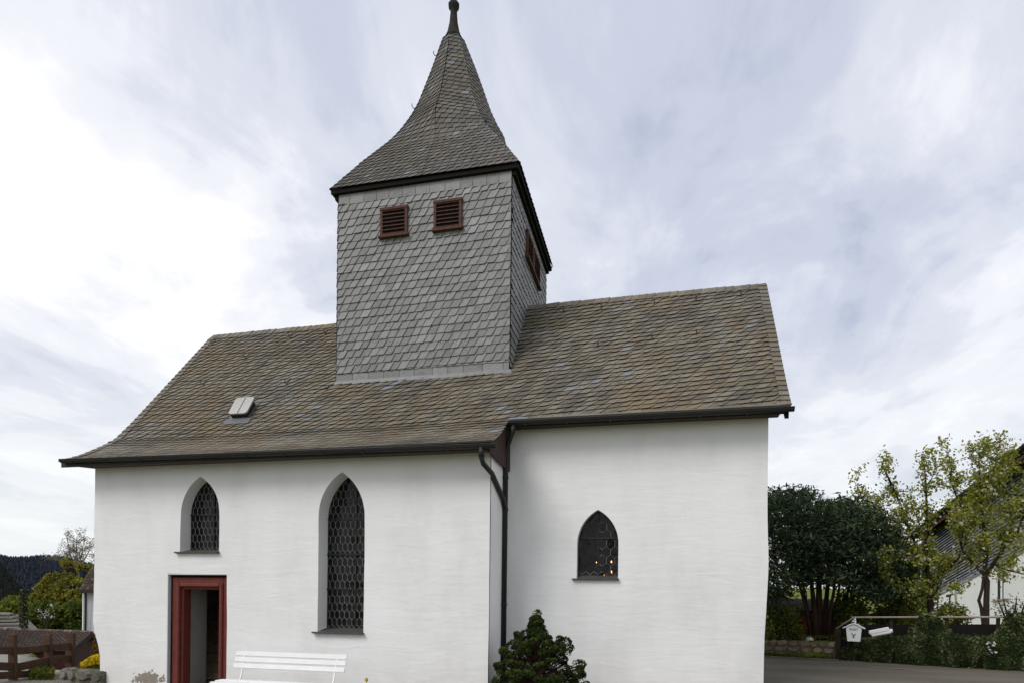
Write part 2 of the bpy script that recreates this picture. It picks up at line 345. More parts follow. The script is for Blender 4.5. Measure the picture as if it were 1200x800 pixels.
# ------------------------------------------------------------------ terrain
def LD(l): return 17.3-.65*(l-9.) if l < 13 else 14.7-.12*(l-13)     # how far off the road's far edge runs
def dl(x, y): return x*FW[0]+y*FW[1], x*RT[0]+y*RT[1]
def sst(a, b, x):
    t = min(1, max(0, (x-a)/(b-a))); return t*t*(3-2*t)
def hgt(x, y):
    dep = x*FW[0]+y*FW[1]; lat = (x*RT[0]+y*RT[1])                 # metres ahead / to the right
    z = -.27*sst(-1., -5., x)
    if dep > .5:
        k = x/max(y, .01)
        if x < -4:
            right_of = sst(-1.20, -1.09, k) if y > 0 else 0
            z -= 2.1*sst(15.4, 17.2, dep)*right_of
            z -= 2.4*sst(22.8, 25.5, dep)*(1-right_of)
            z -= 5*sst(30, 80, dep)+10*sst(80, 250, dep)
        if lat > 0:
            f = sst(.30*0+2, 4, lat)
            z += f*(.46*sst(.30, .42, dep-LD(lat))+ 2.3*sst(24, 60, dep)+2.*sst(60, 300, dep))
    return z
def sheet(name, mat, xs, ys, off=0., keep=None, smooth=True):
    mb = MB(); idx = {}
    for j, y in enumerate(ys):
        for i, x in enumerate(xs): idx[(i, j)] = len(mb.v); mb.v.append((x, y, hgt(x, y)+off))
    mb.n = len(mb.v)
    for j in range(len(ys)-1):
        for i in range(len(xs)-1):
            if keep is None or keep((xs[i]+xs[i+1])/2, (ys[j]+ys[j+1])/2):
                mb.f.append((idx[(i, j)], idx[(i+1, j)], idx[(i+1, j+1)], idx[(i, j+1)])); mb.c.append(.5); mb.m.append(0)
    return struct(mb.build(name, mat, None, smooth))
def axis(lo, hi, fine_lo, fine_hi, st):
    a = list(np.arange(fine_lo, fine_hi+1e-6, st)); s = st; x = fine_hi
    while x < hi: s *= 1.35; x += s; a.append(min(x, hi))
    s = st; x = fine_lo; b = []
    while x > lo: s *= 1.35; x -= s; b.append(max(x, lo))
    return b[::-1]+a
sheet('ground', M['grass'], axis(-900, 900, -36, 30, .5), axis(-60, 1500, -4, 45, .5))
def _dl_unused(x, y): return x*FW[0]+y*FW[1], x*RT[0]+y*RT[1]
def road_keep(x, y):
    d, l = dl(x, y); return d+.105*(l-7.3) < 19.12 and x > -5.2 and d > -3
fx = np.arange(-6, 34, .33); fy = np.arange(-4, 26, .33)
# the road follows the wall line, so it is cut along it: rows run parallel to the wall
def strip(name, mat, l0, l1, d0, d1, off, nl, nd, keep=None):
    mb = MB(); ls = np.linspace(l0, l1, nl); ds = np.linspace(d0, d1, nd)
    for d in ds:
        for l in ls:
            dd = d-17.3+LD(l); x = RT[0]*l+FW[0]*dd; y = RT[1]*l+FW[1]*dd; mb.v.append((x, y, hgt(x, y)+off+.006*math.sin(l*1.7+d)))
    mb.n = len(mb.v)
    for j in range(nd-1):
        for i in range(nl-1):
            if keep and not keep(ls[i], ds[j]): continue
            mb.f.append((j*nl+i, j*nl+i+1, (j+1)*nl+i+1, (j+1)*nl+i)); mb.c.append(.5); mb.m.append(0)
    return struct(mb.build(name, mat, None, True))
strip('road', M['asphalt'], -4.5, 45, -4, 17.12, .02, 120, 60)
strip('verge', M['gravel'], 3.5, 9.0, 16.95, 17.45, .030, 30, 5)
strip('road_patch', M['gravel'], 8.75, 9.55, 15.2, 15.32, .034, 6, 3)
sheet('driveway', M['pavers'], np.arange(-30, -4.6, .4), np.arange(-4, 22, .4), .02, lambda x, y: dl(x, y)[0] < 14.9+.25*math.sin(x) )
sheet('yard', M['concrete'], np.arange(-56, -8, .4), np.arange(6, 34, .4), .014, lambda x, y: 14.5 < dl(x, y)[0] < 30)
# ------------------------------------------------------------------ hills with their woods
def hill(name, x0, x1, D0, depth, topfn, mat):
    mb = MB(); n = 60; k = 14; xs = np.linspace(x0, x1, n)
    for j in range(k):
        t = j/(k-1)
        for x in xs:
            p = G(x, D0+depth*t); p[2] = -16+(topfn(x)-(-16))*math.sin(t*math.pi/2); mb.v.append(tuple(p))
    mb.n = len(mb.v); mb.f = [(j*n+i, j*n+i+1, (j+1)*n+i+1, (j+1)*n+i) for j in range(k-1) for i in range(n-1)]; mb.c = [.5]*len(mb.f); mb.m = [0]*len(mb.f)
    struct(mb.build(name, mat, None, True))
    return lambda x, t: np.array([*G(x, D0+depth*t)[:2], -16+(topfn(x)+16)*math.sin(t*math.pi/2)])
def conewood(name, label, fn, x0, x1, n, hs, mat, tpow=.6):
    mb = MB()
    for i in range(n):
        x = random.uniform(x0, x1); t = random.random()**tpow
        p = fn(x, t); h = random.uniform(*hs); r = h*random.uniform(.22, .34); c = random.random()
        vs = []; q = 5; tiers = 3
        for g in range(tiers):
            zb = p[2]-1+h*(.1+.28*g); rr = r*(1-.27*g)
            a0 = random.random()*6
            base = len(vs)
            vs += [(p[0]+rr*math.cos(a0+a*2*math.pi/q), p[1]+rr*math.sin(a0+a*2*math.pi/q), zb+random.uniform(-.03, .03)*h) for a in range(q)]+[(p[0], p[1], min(zb+h*.46, p[2]-1+h))]
            mb.add(vs[base:], [(a, (a+1) % q, q) for a in range(q)], c)
    o = mb.build(name, mat); tag(o, label, 'forest', None, 'stuff'); return o
def zt(py, px, D): return float(W(px, py, D)[2])
far_top = lambda x: zt(659+.00*x+ (4 if x < 0 else 0)+ .12*max(0, x-40)+2*math.sin(x*.07), x, 640)
hf = hill('hill', -220, 420, 420, 220, far_top, M['hillground'])
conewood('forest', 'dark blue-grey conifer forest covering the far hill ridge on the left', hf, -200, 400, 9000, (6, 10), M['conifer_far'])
def near_top(x): return zt(664+max(0, x+6)*1.25, x, 330)
hn = hill('hillside', -160, 75, 220, 110, near_top, M['hillground'])
conewood('forest', 'nearly black wooded slope of the nearer hill at the left edge', hn, -150, 60, 5000, (4.5, 7.5), M['conifer'])
# ------------------------------------------------------------------ church
VN, VC, UL, UN, UC = 10.70, 11.88, -11.30, -2.87, 1.90
VR, ZR = 14.257, 8.33; NV = 2*VR-VN
PROF = [(10.28, 4.25), (10.75, 4.47), (11.15, 4.72), (11.53, 4.96), (11.95, 5.44), (12.40, 6.0), (VR, ZR)]
pv = [p[0] for p in PROF]; pz = [p[1] for p in PROF]
def roofz(v): v = v if v <= VR else 2*VR-v; return float(np.interp(v, pv, pz))
arc = np.concatenate([[0], np.cumsum(np.hypot(np.diff(pv), np.diff(pz)))])
def roof_at(s): return float(np.interp(s, arc, pv)), float(np.interp(s, arc, pz))
ARC_C = float(np.interp(11.50, pv, arc)); ARC = arc[-1]
ch = thing('church', 'small white village church with slate roof, slate-hung square tower and bell-cast spire', 'church', (-4.9, 14.25, -.3))
def wobble(x, z, k=0.): return .022*noise.noise(Vector((x*.55+k, z*.7, k)))+.010*noise.noise(Vector((x*1.9, z*2.3, 3.1+k)))
def arch(x0, x1, z0, zs, zt_, n=9):
    # pointed arch outline, counter-clockwise from lower left
    cx = (x0+x1)/2; hw = (x1-x0)/2; h = zt_-zs
    R = (h*h+hw*hw)/(2*hw)                         # both arcs centred on the springing line
    r = [(x1, z0), (x1, zs)]
    amax = math.asin(min(1, h/R)) if R >= h else math.pi/2
    for i in range(1, n+1):
        a = amax*i/n; r.append((x1-R+R*math.cos(a), zs+R*math.sin(a)))
    for i in range(n-1, -1, -1):
        a = amax*i/n; r.append((x0+R-R*math.cos(a), zs+R*math.sin(a)))
    return [(x0, z0)]+r
def wallface(outer, holes, toP, step=.22, k=0., rev=None):
    """plastered wall: a gently uneven skin with real openings; toP maps (a, z, depth) to the world"""
    pts = []; edges = []
    def loop(pl, st):
        b = len(pts); r = []
        for i in range(len(pl)):
            p, q = pl[i], pl[(i+1) % len(pl)]; L = math.hypot(q[0]-p[0], q[1]-p[1]); m = max(1, int(L/st))
            for j in range(m): r.append((p[0]+(q[0]-p[0])*j/m, p[1]+(q[1]-p[1])*j/m))
        pts.extend(r); edges.extend([(b+i, b+(i+1) % len(r)) for i in range(len(r))]); return r
    outer = loop(outer, step); HL = [loop(h, .12) for h in holes]
    def inside(p, pl):
        c = False; n = len(pl)
        for i in range(n):
            (x1, y1), (x2, y2) = pl[i], pl[(i+1) % n]
            if (y1 > p[1]) != (y2 > p[1]) and p[0] < (x2-x1)*(p[1]-y1)/(y2-y1)+x1: c = not c
        return c
    def near(p): return any(min((p[0]-a)**2+(p[1]-b)**2 for a, b in h) < .09**2 for h in HL) or min((p[0]-a)**2+(p[1]-b)**2 for a, b in outer) < .09**2
    xs = [p[0] for p in outer]; zs = [p[1] for p in outer]
    a = min(xs)+.1
    while a < max(xs):
        z = min(zs)+.1
        while z < max(zs):
            q = (a+random.uniform(-.04, .04), z+random.uniform(-.04, .04))
            if inside(q, outer) and not any(inside(q, h) for h in HL) and not near(q): pts.append(q)
            z += step
        a += step
    v2, _, tris, *_ = geometry.delaunay_2d_cdt([Vector(p) for p in pts], edges, [], 0, 1e-5)
    mb = MB(); V = [toP(p[0], p[1], wobble(p[0], p[1], k)) for p in v2]; F_ = []
    for t in tris:
        c = (sum(v2[i][0] for i in t)/3, sum(v2[i][1] for i in t)/3)
        if inside(c, outer) and not any(inside(c, h) for h in HL): F_.append(tuple(t))
    mb.add(V, F_)
    for i, h in enumerate(HL):
        dep = rev[i]; n = len(h)
        A = [toP(p[0], p[1], wobble(p[0], p[1], k)) for p in h]; B = [toP(p[0]+.006*noise.noise(Vector((p[1]*3, i, 2))), p[1], -dep) for p in h]
        mb.add(A+B, [(j, (j+1) % n, n+(j+1) % n, n+j) for j in range(n)])
    return mb
Wd = dict(w1=(-9.23, -8.34, 2.44, 3.20, 3.94, .32), w2=(-6.20, -5.26, .93, 3.10, 3.93, .38), w3=(-1.475, -.70, 1.99, 2.66, 3.30, .20))
arches = {k: arch(*q[:5]) for k, q in Wd.items()}
door_hole = [(-9.51, -.6), (-8.155, -.6), (-8.155, 2.01), (-9.51, 2.03)]
top = [(UN, 4.26), (UL, 4.26)]
nb = wallface([(UL, -.8), (door_hole[0][0], -.8), (UN, -.8)]+top, [door_hole[0:1]+[(-9.51, -.6)][:0]+door_hole[1:], arches['w1'], arches['w2']],
              lambda a, z, d: (a+.18*sst(1.1, .3, z)*sst(-10.6, UL, a), VN-d, z), k=0., rev=[.14, .34, .39])
# the foot of the left corner leans out a little
nb.build('wall', M['plaster'], ch, True)
def eb(z): return .03*math.exp(-((z-2.3)/.6)**2)-.015*sst(1.5, .9, z)
def gable(u, v0, out, k):
    pl = [(v0, -.8), (2*VR-v0, -.8)]+[(2*VR-p, roofz(p)-.14) for p in pv if p > v0]+[(p, roofz(p)-.14) for p in pv[::-1][1:] if p > v0]
    pl = [(v0, -.8), (2*VR-v0, -.8), (2*VR-v0, roofz(v0)-.14)]+[(2*VR-p, roofz(p)-.14) for p in pv if p > v0]+[(p, roofz(p)-.14) for p in pv[::-1][1:] if p > v0]+[(v0, roofz(v0)-.14)]
    return wallface(pl, [], (lambda a, z, d: (u+out*d*sst(v0, v0+.6, a)+(.18*sst(1.1, .3, z)*sst(v0+1.5, v0, a) if u < -5 else eb(z)*sst(v0+1.2, v0, a)), a+(.09*sst(1.75, .2, z) if a < v0+.001 and u > 0 else 0)-(wobble(u, z, 0) if a < v0+.001 and u < -5 else 0), z)), .4, k)
gable(UL, VN, -1, 5).build('wall', M['plaster'], ch, True)
gable(UC, VC, 1, 9).build('wall', M['plaster'], ch, True)
wallface([(VN, -.8), (VC+.02, -.8), (VC+.02, 4.9), (11.3, 4.66), (VN, 4.3)], [], lambda a, z, d: (UN+.012-.0*d, a, z), .2, 12).build('wall', M['plaster'], ch, True)
wallface([(UN-.3, -.8), (UC, -.8), (UC, 5.20), (UN-.3, 5.20)], [arches['w3']], lambda a, z, d: (a+eb(z)*sst(UC-.8, UC, a), VC-d+.09*sst(1.75, .2, z)*sst(UC-.10-.36*sst(1.75, 0, z), UC, a), z), k=20., rev=[.21]).build('wall', M['plaster'], ch, True)
mb = MB(); mb.add([(UL, NV, -.8), (UC, NV, -.8), (UC, NV, 4.5), (UL, NV, 4.5)], [(0, 1, 2, 3)]); mb.build('wall', M['plaster'], ch)
# roof -----------------------------------------------------------------
def verge_l(s): return -11.72+(.36)*(s/ARC)
def slates(mb, mp, s0, s1, t0, t1, wd=.23, e=.155, lean=.5, tilt=lambda s: 0., keep=None, lo=None, lift=.019, side=.016, jit=.14, hi=None, flat=None):
    """scale slates in rising courses; mp maps (s along, t up the slope) to a point and a normal"""
    t = t0-1.0; row = 0
    cb = [(0., 0.), (.07, .12), (.20, .36), (.36, .70), (.47, 1.0), (.55, 1.28)]
    while t < t1+.45:
        s = s0-.5-random.random()*wd
        while s < s1+.1:
            wv = wd*random.uniform(1-jit, 1+jit)
            tt = t+tilt(s)+random.uniform(-.007, .007)
            poly = [(wv+lean*wd*c/.5, b*e) for c, b in cb[::-1]]+[(wv*.90, -.015*e), (wv*.3, .0), (-wv*.22, .04*e), (-wv*.22+lean*wd*.30/.5, .6*e), (-wv*.22+lean*wd*.55/.5, 1.28*e)]
            cs, ct = s+wv*.6, tt+e*.4
            L = lo(cs) if lo else t0
            s1_ = hi(ct) if hi else s1; fl = flat(ct) if flat else 1.
            if cs > s1_+.05: s += wv; continue
            if s+wv*1.6 > s0 and s < s1 and tt+e*1.2 > L and tt < t1 and (keep is None or keep(cs, ct)):
                P = []; Q = []
                lf = random.uniform(.8, 1.35)
                area = 0
                pts = []
                for a, b in poly:
                    S_, T_ = min(max(s+a, s0), s1_), min(max(tt+b, L), t1)
                    pts.append((S_, T_))
                    p, n = mp(S_, T_)
                    h = lift*fl*lf*(1-b/(1.28*e))+fl*side*max(0., min(1., (a-lean*wd*b/e+.22*wv)/(1.22*wv)))+.004
                    P.append(p+n*h); Q.append(p+n*(h-.02*fl))
                for i in range(len(pts)):
                    area += pts[i-1][0]*pts[i][1]-pts[i][0]*pts[i-1][1]
                if abs(area) > .002:
                    k = len(P); c = random.random()
                    mb.add(P, [tuple(range(k))], c)
                    b0 = mb.n; mb.add([P[i] for i in range(9)]+[Q[i] for i in range(9)], [(i, i+1, i+10, i+9) for i in range(8)], -1.)
            s += wv
        t += e; row += 1
def mp_roof(s, t):
    t = min(max(t, 0.), ARC); v, z = roof_at(t); v2, z2 = roof_at(min(t+.05, ARC)); v1, z1 = roof_at(max(t-.05, 0))
    d = np.array([0, v2-v1, z2-z1]); d /= np.linalg.norm(d); return np.array([s, v, z]), np.array([0, -d[2], d[1]])
mb = MB()
def tiltf(s): return .085*math.sqrt((s+6.2)**2+1.2)
def lo_roof(s): return 0.01 if s < UN+.14 else ARC_C
T0, T1, V0, V1 = -6.906, -3.005, 12.616, 16.674
def keep_roof(s, t):
    v, z = roof_at(min(max(t, 0), ARC))
    return not (T0+.1 < s < T1-.1 and v > V0+.15) and s > verge_l(t)-.15
# main field; the left edge follows the raking verge, the nave part ends at its own verge
def mp_clamp(s, t):
    return mp_roof(max(s, verge_l(t)), t)
slates(mb, mp_clamp, -11.8, 2.19, 0.0, ARC-.07, .215, .147, .60, tiltf, keep_roof, lambda s: 0. if s < UN+.14 else ARC_C, hi=lambda t: UN+.14 if t < ARC_C else 2.19, flat=lambda t: .34+.66*sst(.75, 1.7, t))
# border slates up both raking verges
for side_ in (0, 1):
    t = (0., ARC_C)[side_]
    while t < ARC-.10:
        c = random.random()*.9; P = []; te = min(t+.20, ARC-.02)
        for a, b, h in ((0., t, .052), (.17, t+.03, .044), (.15, te, .030), (0., te, .030)):
            p, n = mp_roof((verge_l(b)-.02+a) if side_ == 0 else (2.205-a), b); P.append(p+n*h*(.6 if b < 1.2 else 1))
        mb.add(P, [(0, 1, 2, 3) if side_ == 0 else (3, 2, 1, 0)], c); mb.add([P[0], P[1], P[1]-[0, 0, .03], P[0]-[0, 0, .03], P[3], P[3]-[0, 0, .05], P[2], P[2]-[0, .0, .03]], [(0, 3, 2, 1), (0, 4, 5, 3), (1, 2, 7, 6)], -1.)
        t += .158
# eave course: broad slates with rising heads
for (a0, a1, tb) in ((-11.68, UN+.14, 0.0), (UN+.10, 2.19, ARC_C)):
    s = a0
    while s < a1-.05:
        wv = min(random.uniform(.34, .5), a1-s); hh = random.uniform(.10, .17); c = random.random()
        pl = [(s, tb-.01), (s+wv, tb-.01), (s+wv, tb+hh*.5), (s+wv*.8, tb+hh*.8), (s+wv*.45, tb+hh), (s+wv*.15, tb+hh*.75), (s, tb+hh*.4)]
        P = []
        for a, b in pl: p, n = mp_clamp(a, max(b, 0)); P.append(p+n*(.040-.02*(b-tb)/hh))
        mb.add(P, [tuple(range(7))], c); mb.add([P[0], P[1], P[0]-[0, 0, .03], P[1]-[0, 0, .03]], [(0, 2, 3, 1)], -1.)
        s += wv
# ridge course
s = -11.36
while s < 2.19:
    if not (T0-.2 < s < T1-.1):
        e_ = min(s+.21, 2.20); c = random.random()*.9
        q = random.uniform(-.008, .012)
        for sg in (-1, 1):
            A = [(s, VR, ZR+.042+q*.6), (e_, VR, ZR+.054+q*.6), (e_-.05, VR+sg*.14, ZR-.108+q*.6), (s-.05, VR+sg*.14, ZR-.124+q*.6)]
            mb.add(A, [(0, 1, 2, 3)], c)
            mb.add(A+[(x, y, z-.03) for x, y, z in A], [(1, 5, 6, 2), (2, 6, 7, 3), (0, 3, 7, 4)], -1.)
    s += .165
# roof slab under the slates (both pitches)
def slab(u_l, u_r, profile, th=.12):
    P = []
    for v, z in profile: P += [(u_l(v) , v, z-.012), (u_r, v, z-.012), (u_r, v, z-th), (u_l(v), v, z-th)]
    k = len(profile); F_ = []
    for i in range(k-1):
        a, b = 4*i, 4*i+4
        F_ += [(a, a+1, b+1, b), (a+3, b+3, b+2, a+2), (a, b, b+3, a+3), (a+1, a+2, b+2, b+1)]
    F_ += [(0, 3, 2, 1), (4*k-4, 4*k-3, 4*k-2, 4*k-1)]
    mb.add(P, F_, -1.)
vl = lambda v: -11.68+.36*(min(v, 2*VR-v)-10.28)/(VR-10.28)
slab(vl, UN+.10, [p for p in PROF if p[0] < 11.5]+[(11.50, roofz(11.5))])
pc = [(11.50, roofz(11.5))]+[p for p in PROF if p[0] > 11.5]
slab(vl, 2.16, pc)
back = [(2*VR-v, z) for v, z in PROF[::-1]]
slab(vl, 2.16, back)
roof = mb.build('roof', M['slate'], ch)
def onroof(u, v, off=0.):
    z = roofz(v); dz = (roofz(v+.02)-roofz(v-.02))/.04; n = np.array([0, -dz, 1.])/math.hypot(dz, 1); d = np.array([0, 1., dz])/math.hypot(dz, 1)
    return np.array([u, v, z])+n*off, d, n
for u, v in ((-11.15, 14.02), (-8.94, 14.02), (-7.97, 14.02), (-2.1, 14.02), (-1.26, 14.02), (-.12, 14.02), (.75, 14.02), (1.66, 14.02), (-10.47, 12.86), (-8.17, 12.72), (-7.06, 12.51), (-1.23, 13.04), (-.15, 13.14), (.72, 13.15), (-9.8, 13.5)):
    p, d, n = onroof(u, v, .03); k = MB()
    k.tube([p+d*.16, p+d*.02, p-d*.05+n*.01, p-d*.09+n*.05, p-d*.07+n*.09, p-d*.02+n*.10], .008, 6)
    k.build('roof_hook', M['iron'], roof)
# verge boards and dark eaves timber
k = MB()
for i in range(len(PROF)-1):
    (v0, z0), (v1, z1) = PROF[i], PROF[i+1]
    if v1 > 11.5: 
        a = max(v0, 11.5); k.hexa([(2.10, a, roofz(a)-.20), (2.165, a, roofz(a)-.20), (2.165, v1, z1-.20), (2.10, v1, z1-.20), (2.10, a, roofz(a)-.02), (2.165, a, roofz(a)-.02), (2.165, v1, z1-.02), (2.10, v1, z1-.02)])
k.build('verge_board', M['black'], ch)
k = MB()
k.box(-11.45, UN+.08, 10.33, 10.35, 4.17, 4.22)
k.hexa([(-11.35, 10.36, 4.15), (UN+.07, 10.36, 4.15), (UN+.07, 10.74, 4.19), (-11.35, 10.74, 4.19), (-11.35, 10.36, 4.165), (UN+.07, 10.36, 4.165), (UN+.07, 10.74, 4.205), (-11.35, 10.74, 4.205)])
k.build('eaves_soffit', M['soffit'], ch)
k = MB(); k.box(UN+.12, 2.1, 11.52, 11.54, 4.86, 4.93); k.box(UN+.12, 2.06, 11.54, 11.90, 4.875, 4.89); k.build('eaves_soffit', M['soffit'], ch)
k = MB(); k.add([(UN+.075, 10.36, 4.12), (UN+.075, 11.02, 4.07), (UN+.075, VC-.01, 4.07), (UN+.075, VC-.01, 4.95), (UN+.075, 11.5, roofz(11.5)-.10), (UN+.075, 11.15, 4.62), (UN+.075, 10.75, 4.37), (UN+.075, 10.36, 4.18)], [tuple(range(8))[::-1]])
k.v += [(x-.03, y, z) for x, y, z in k.v[:8]]; k.n = 16; k.f += [tuple(range(8, 16))]+[(i, (i+1) % 8, 8+(i+1) % 8, 8+i) for i in range(8)]; k.c += [.5]*9; k.m += [0]*9
k.build('eaves_board', M['boardred'], ch)
# gutters: half-round channels with beads
def gutter(a, b, r=.062):
    a, b = np.array(a, float), np.array(b, float); k = MB(); n = 12; m = 2
    for off, rr in ((0, r), (1, r-.008)):
        pass
    d = (b-a)/np.linalg.norm(b-a); rows = []
    for P in (a, b):
        outer = [P+np.array([0, -math.cos(math.pi*i/n)*r, -math.sin(math.pi*i/n)*r]) for i in range(n+1)]
        inner = [P+np.array([0, -math.cos(math.pi*i/n)*(r-.008), -math.sin(math.pi*i/n)*(r-.008)]) for i in range(n, -1, -1)]
        rows.append(outer+inner)
    L = 2*(n+1); k.add(rows[0]+rows[1], [(i, (i+1) % L, L+(i+1) % L, L+i) for i in range(L)]+[tuple(range(n+1))[::-1], tuple(L+i for i in range(n+1))])
    k.tube([a+[0, -r, .004], b+[0, -r, .004]], .010, 6)
    s = 0.3
    Lr = np.linalg.norm(b-a)
    while s < Lr:
        p = a+d*s; k.box(p[0]-.012, p[0]+.012, p[1]-r-.012, p[1]+r, p[2]-r-.012, p[2]-r-.004); s += .78
    return k
gutter((-11.60, 10.215, 4.265), (UN+.22, 10.235, 4.20)).build('gutter', M['gutter'], ch)
gutter((UN+.16, 11.44, 4.905), (2.24, 11.455, 4.905)).build('gutter', M['gutter'], ch)
k = MB(); p = [(UN-.04, 10.24, 4.16), (UN-.04, 10.24, 3.99), (UN-.02, 10.29, 3.90), (UN+.055, 10.60, 3.79), (UN+.065, 11.40, 3.47), (UN+.06, 11.55, 3.34)]
k.tube(p, .045, 10); k.tube([(UN-.04, 10.24, 4.17), (UN-.04, 10.24, 4.0)], .056, 10); dp = k.build('downpipe', M['gutter'], ch, True)
k = MB(); k.tube([(UN+.24, 11.46, 4.86), (UN+.20, 11.48, 4.72), (UN+.10, 11.54, 4.50), (UN+.06, 11.58, 4.36), (UN+.06, 11.58, -.4)], .050, 12)
for z in (3.9, 3.30, 1.5, .3): k.tube([(UN+.06, 11.58, z-.02), (UN+.06, 11.58, z+.02)], .060, 12)
dp2 = k.build('downpipe', M['gutter'], ch, True)
# skylight hatch on the nave roof
k = MB(); p, d, n = onroof(-8.80, 12.05, .05); x = np.array([1., 0, 0])
n2 = n*.94+d*-.34; n2 /= np.linalg.norm(n2)
hd = np.cross(n, x); hd = d
c0 = p+n*.10+d*.05; l2 = d+n*.10; l2 /= np.linalg.norm(l2); nn = np.cross(x, l2)
rr = [(.20, -.32), (.26, -.27), (.27, .27), (.22, .33), (-.22, .33), (-.27, .27), (-.26, -.27), (-.20, -.32)]
P = [c0+x*a*.86+l2*b*.80+nn*.03 for a, b in rr]; Q = [q-nn*.035 for q in P]
k.add(P+Q, [tuple(range(8)), tuple(range(15, 7, -1))]+[(i, i+8, (i+1) % 8+8, (i+1) % 8) for i in range(8)])
k.obox(c0+nn*.038, x, l2, nn, .008, .28, .006)
hatch = k.build('roof_hatch', M['zinc'], ch)
k = MB(); k.obox(p+n*.04+d*.03, x, d, n, .19, .22, .06); k.build('hatch_curb', M['gutter'], hatch)
k = MB(); k.obox(p-d*.33+n*-.005, x, d, n, .31, .09, .006); k.obox(p+n*-.012, x, d, n, .25, .30, .004); k.build('hatch_flashing', M['lead'], hatch)
# tower ----------------------------------------------------------------
ZT, ZB = 10.45, 6.33
k = MB()
k.box(T0, T1, V0, V1, 5.2, ZT+.05, -1.)
def wallmap(o, dx, n): o, dx, n = (np.array(q, float) for q in (o, dx, n)); return lambda s, t: (o+dx*s+np.array([0, 0, t]), n)
WT = T1-T0; WD = V1-V0
lou_f = [(-5.89, -5.265), (-4.675, -4.055)]; lou_s = [(13.93, 14.62), (14.73, 15.50)]
mpf = wallmap((T0, V0, 0), (1, 0, 0), (0, -1, 0)); mps = wallmap((T1, V0, 0), (0, 1, 0), (1, 0, 0)); mpl = wallmap((T0, V1, 0), (0, -1, 0), (-1, 0, 0))
tw = lambda s: .0+.012*s
for mp_, L in ((mpf, WT), (mps, WD), (mpl, WD)):
    slates(k, mp_, 0, L, ZB+(.15 if mp_ is mpf else -1.0*0), ZT-.26, .185, .168, .55, tw, None, None, .017, .016, .10)
    # head course of upright slates and, at the front, the flat foot course
    s = 0.
    while s < L-.02:
        wv = min(random.uniform(.26, .34), L-s); c = random.random()*.9; P = []
        for a, b in ((s+.006, ZT-.28), (s+wv-.006, ZT-.28), (s+wv+.01, ZT+.02), (s+.01, ZT+.02)):
            q, n = mp_(min(a, L), b); P.append(q+n*(.026 if b < ZT else .010))
        k.add(P, [(0, 1, 2, 3)], c); k.add([P[0], P[1], P[0]-mp_(0, 0)[1]*.02, P[1]-mp_(0, 0)[1]*.02, P[3], P[3]-mp_(0, 0)[1]*.02], [(0, 2, 3, 1), (0, 4, 5, 2)], -1.); s += wv
s = 0.
while s < WT-.02:
    wv = min(random.uniform(.34, .46), WT-s); c = random.random()*.9; z0 = roofz(V0)+.02
    P = [np.array((T0+a, V0-(.034 if b < .1 else .02), z0+b)) for a, b in ((s, .01), (s+wv-.008, .01), (s+wv-.008, .20), (s, .20))]
    k.add(P, [(0, 1, 2, 3)], c); k.add([P[0], P[3], P[3]+[0, .02, 0], P[0]+[0, .03, 0], P[1], P[1]+[0, .03, 0]], [(0, 1, 2, 3), (0, 3, 5, 4)], -1.); s += wv
k.build('tower_wall', M['slate_wall'], ch)
k = MB(); z0 = roofz(V0)
k.hexa([(T0-.04, V0-.06, roofz(V0-.06)+.03), (T1+.06, V0-.06, roofz(V0-.06)+.03), (T1+.04, V0, z0+.04), (T0-.03, V0, z0+.04), (T0-.04, V0-.06, roofz(V0-.06)+.042), (T1+.06, V0-.06, roofz(V0-.06)+.042), (T1+.04, V0-.038, z0+.05), (T0-.03, V0-.038, z0+.05)])
k.build('tower_flashing', M['lead'], ch)
def louvre(o, dx, n, w_, z0, z1):
    o, dx, n = (np.array(q, float) for q in (o, dx, n)); U = np.array([0, 0, 1.]); k = MB(); h = z1-z0; m = o+dx*w_/2+U*h/2
    for sx in (-1, 1): k.obox(m+dx*sx*(w_/2-.03)+n*.005, dx, n, U, .03, .055, h/2, b=.006)
    k.obox(m+U*(h/2-.025)+n*.008, dx, n, U, w_/2+.012, .06, .03, b=.006); k.obox(m-U*(h/2-.02)+n*.018, dx, n, U, w_/2+.03, .075, .028, b=.006)
    f = k.build('louvre_window', M['redwood'], ch)
    k = MB(); k.obox(m+n*.034, dx, n, U, w_/2-.05, .004, h/2-.04); k.build('dark_backing', M['black'], f)
    k = MB(); q = 7
    for i in range(q):
        c = m-U*(h/2-.08)+U*(h-.15)*i/(q-1)+n*.050; a = (n*.7-U*.7); k.obox(c, dx, a/np.linalg.norm(a), np.cross(dx, a/np.linalg.norm(a)), w_/2-.055, .022, .006)
    k.build('slats', M['redwood'], f)
for a, b in lou_f: louvre((a, V0-.02, 9.31), (1, 0, 0), (0, -1, 0), b-a, 9.31, 9.95)
for a, b in lou_s: louvre((T1+.02, a, 9.31), (0, 1, 0), (1, 0, 0), b-a, 9.31, 9.95)
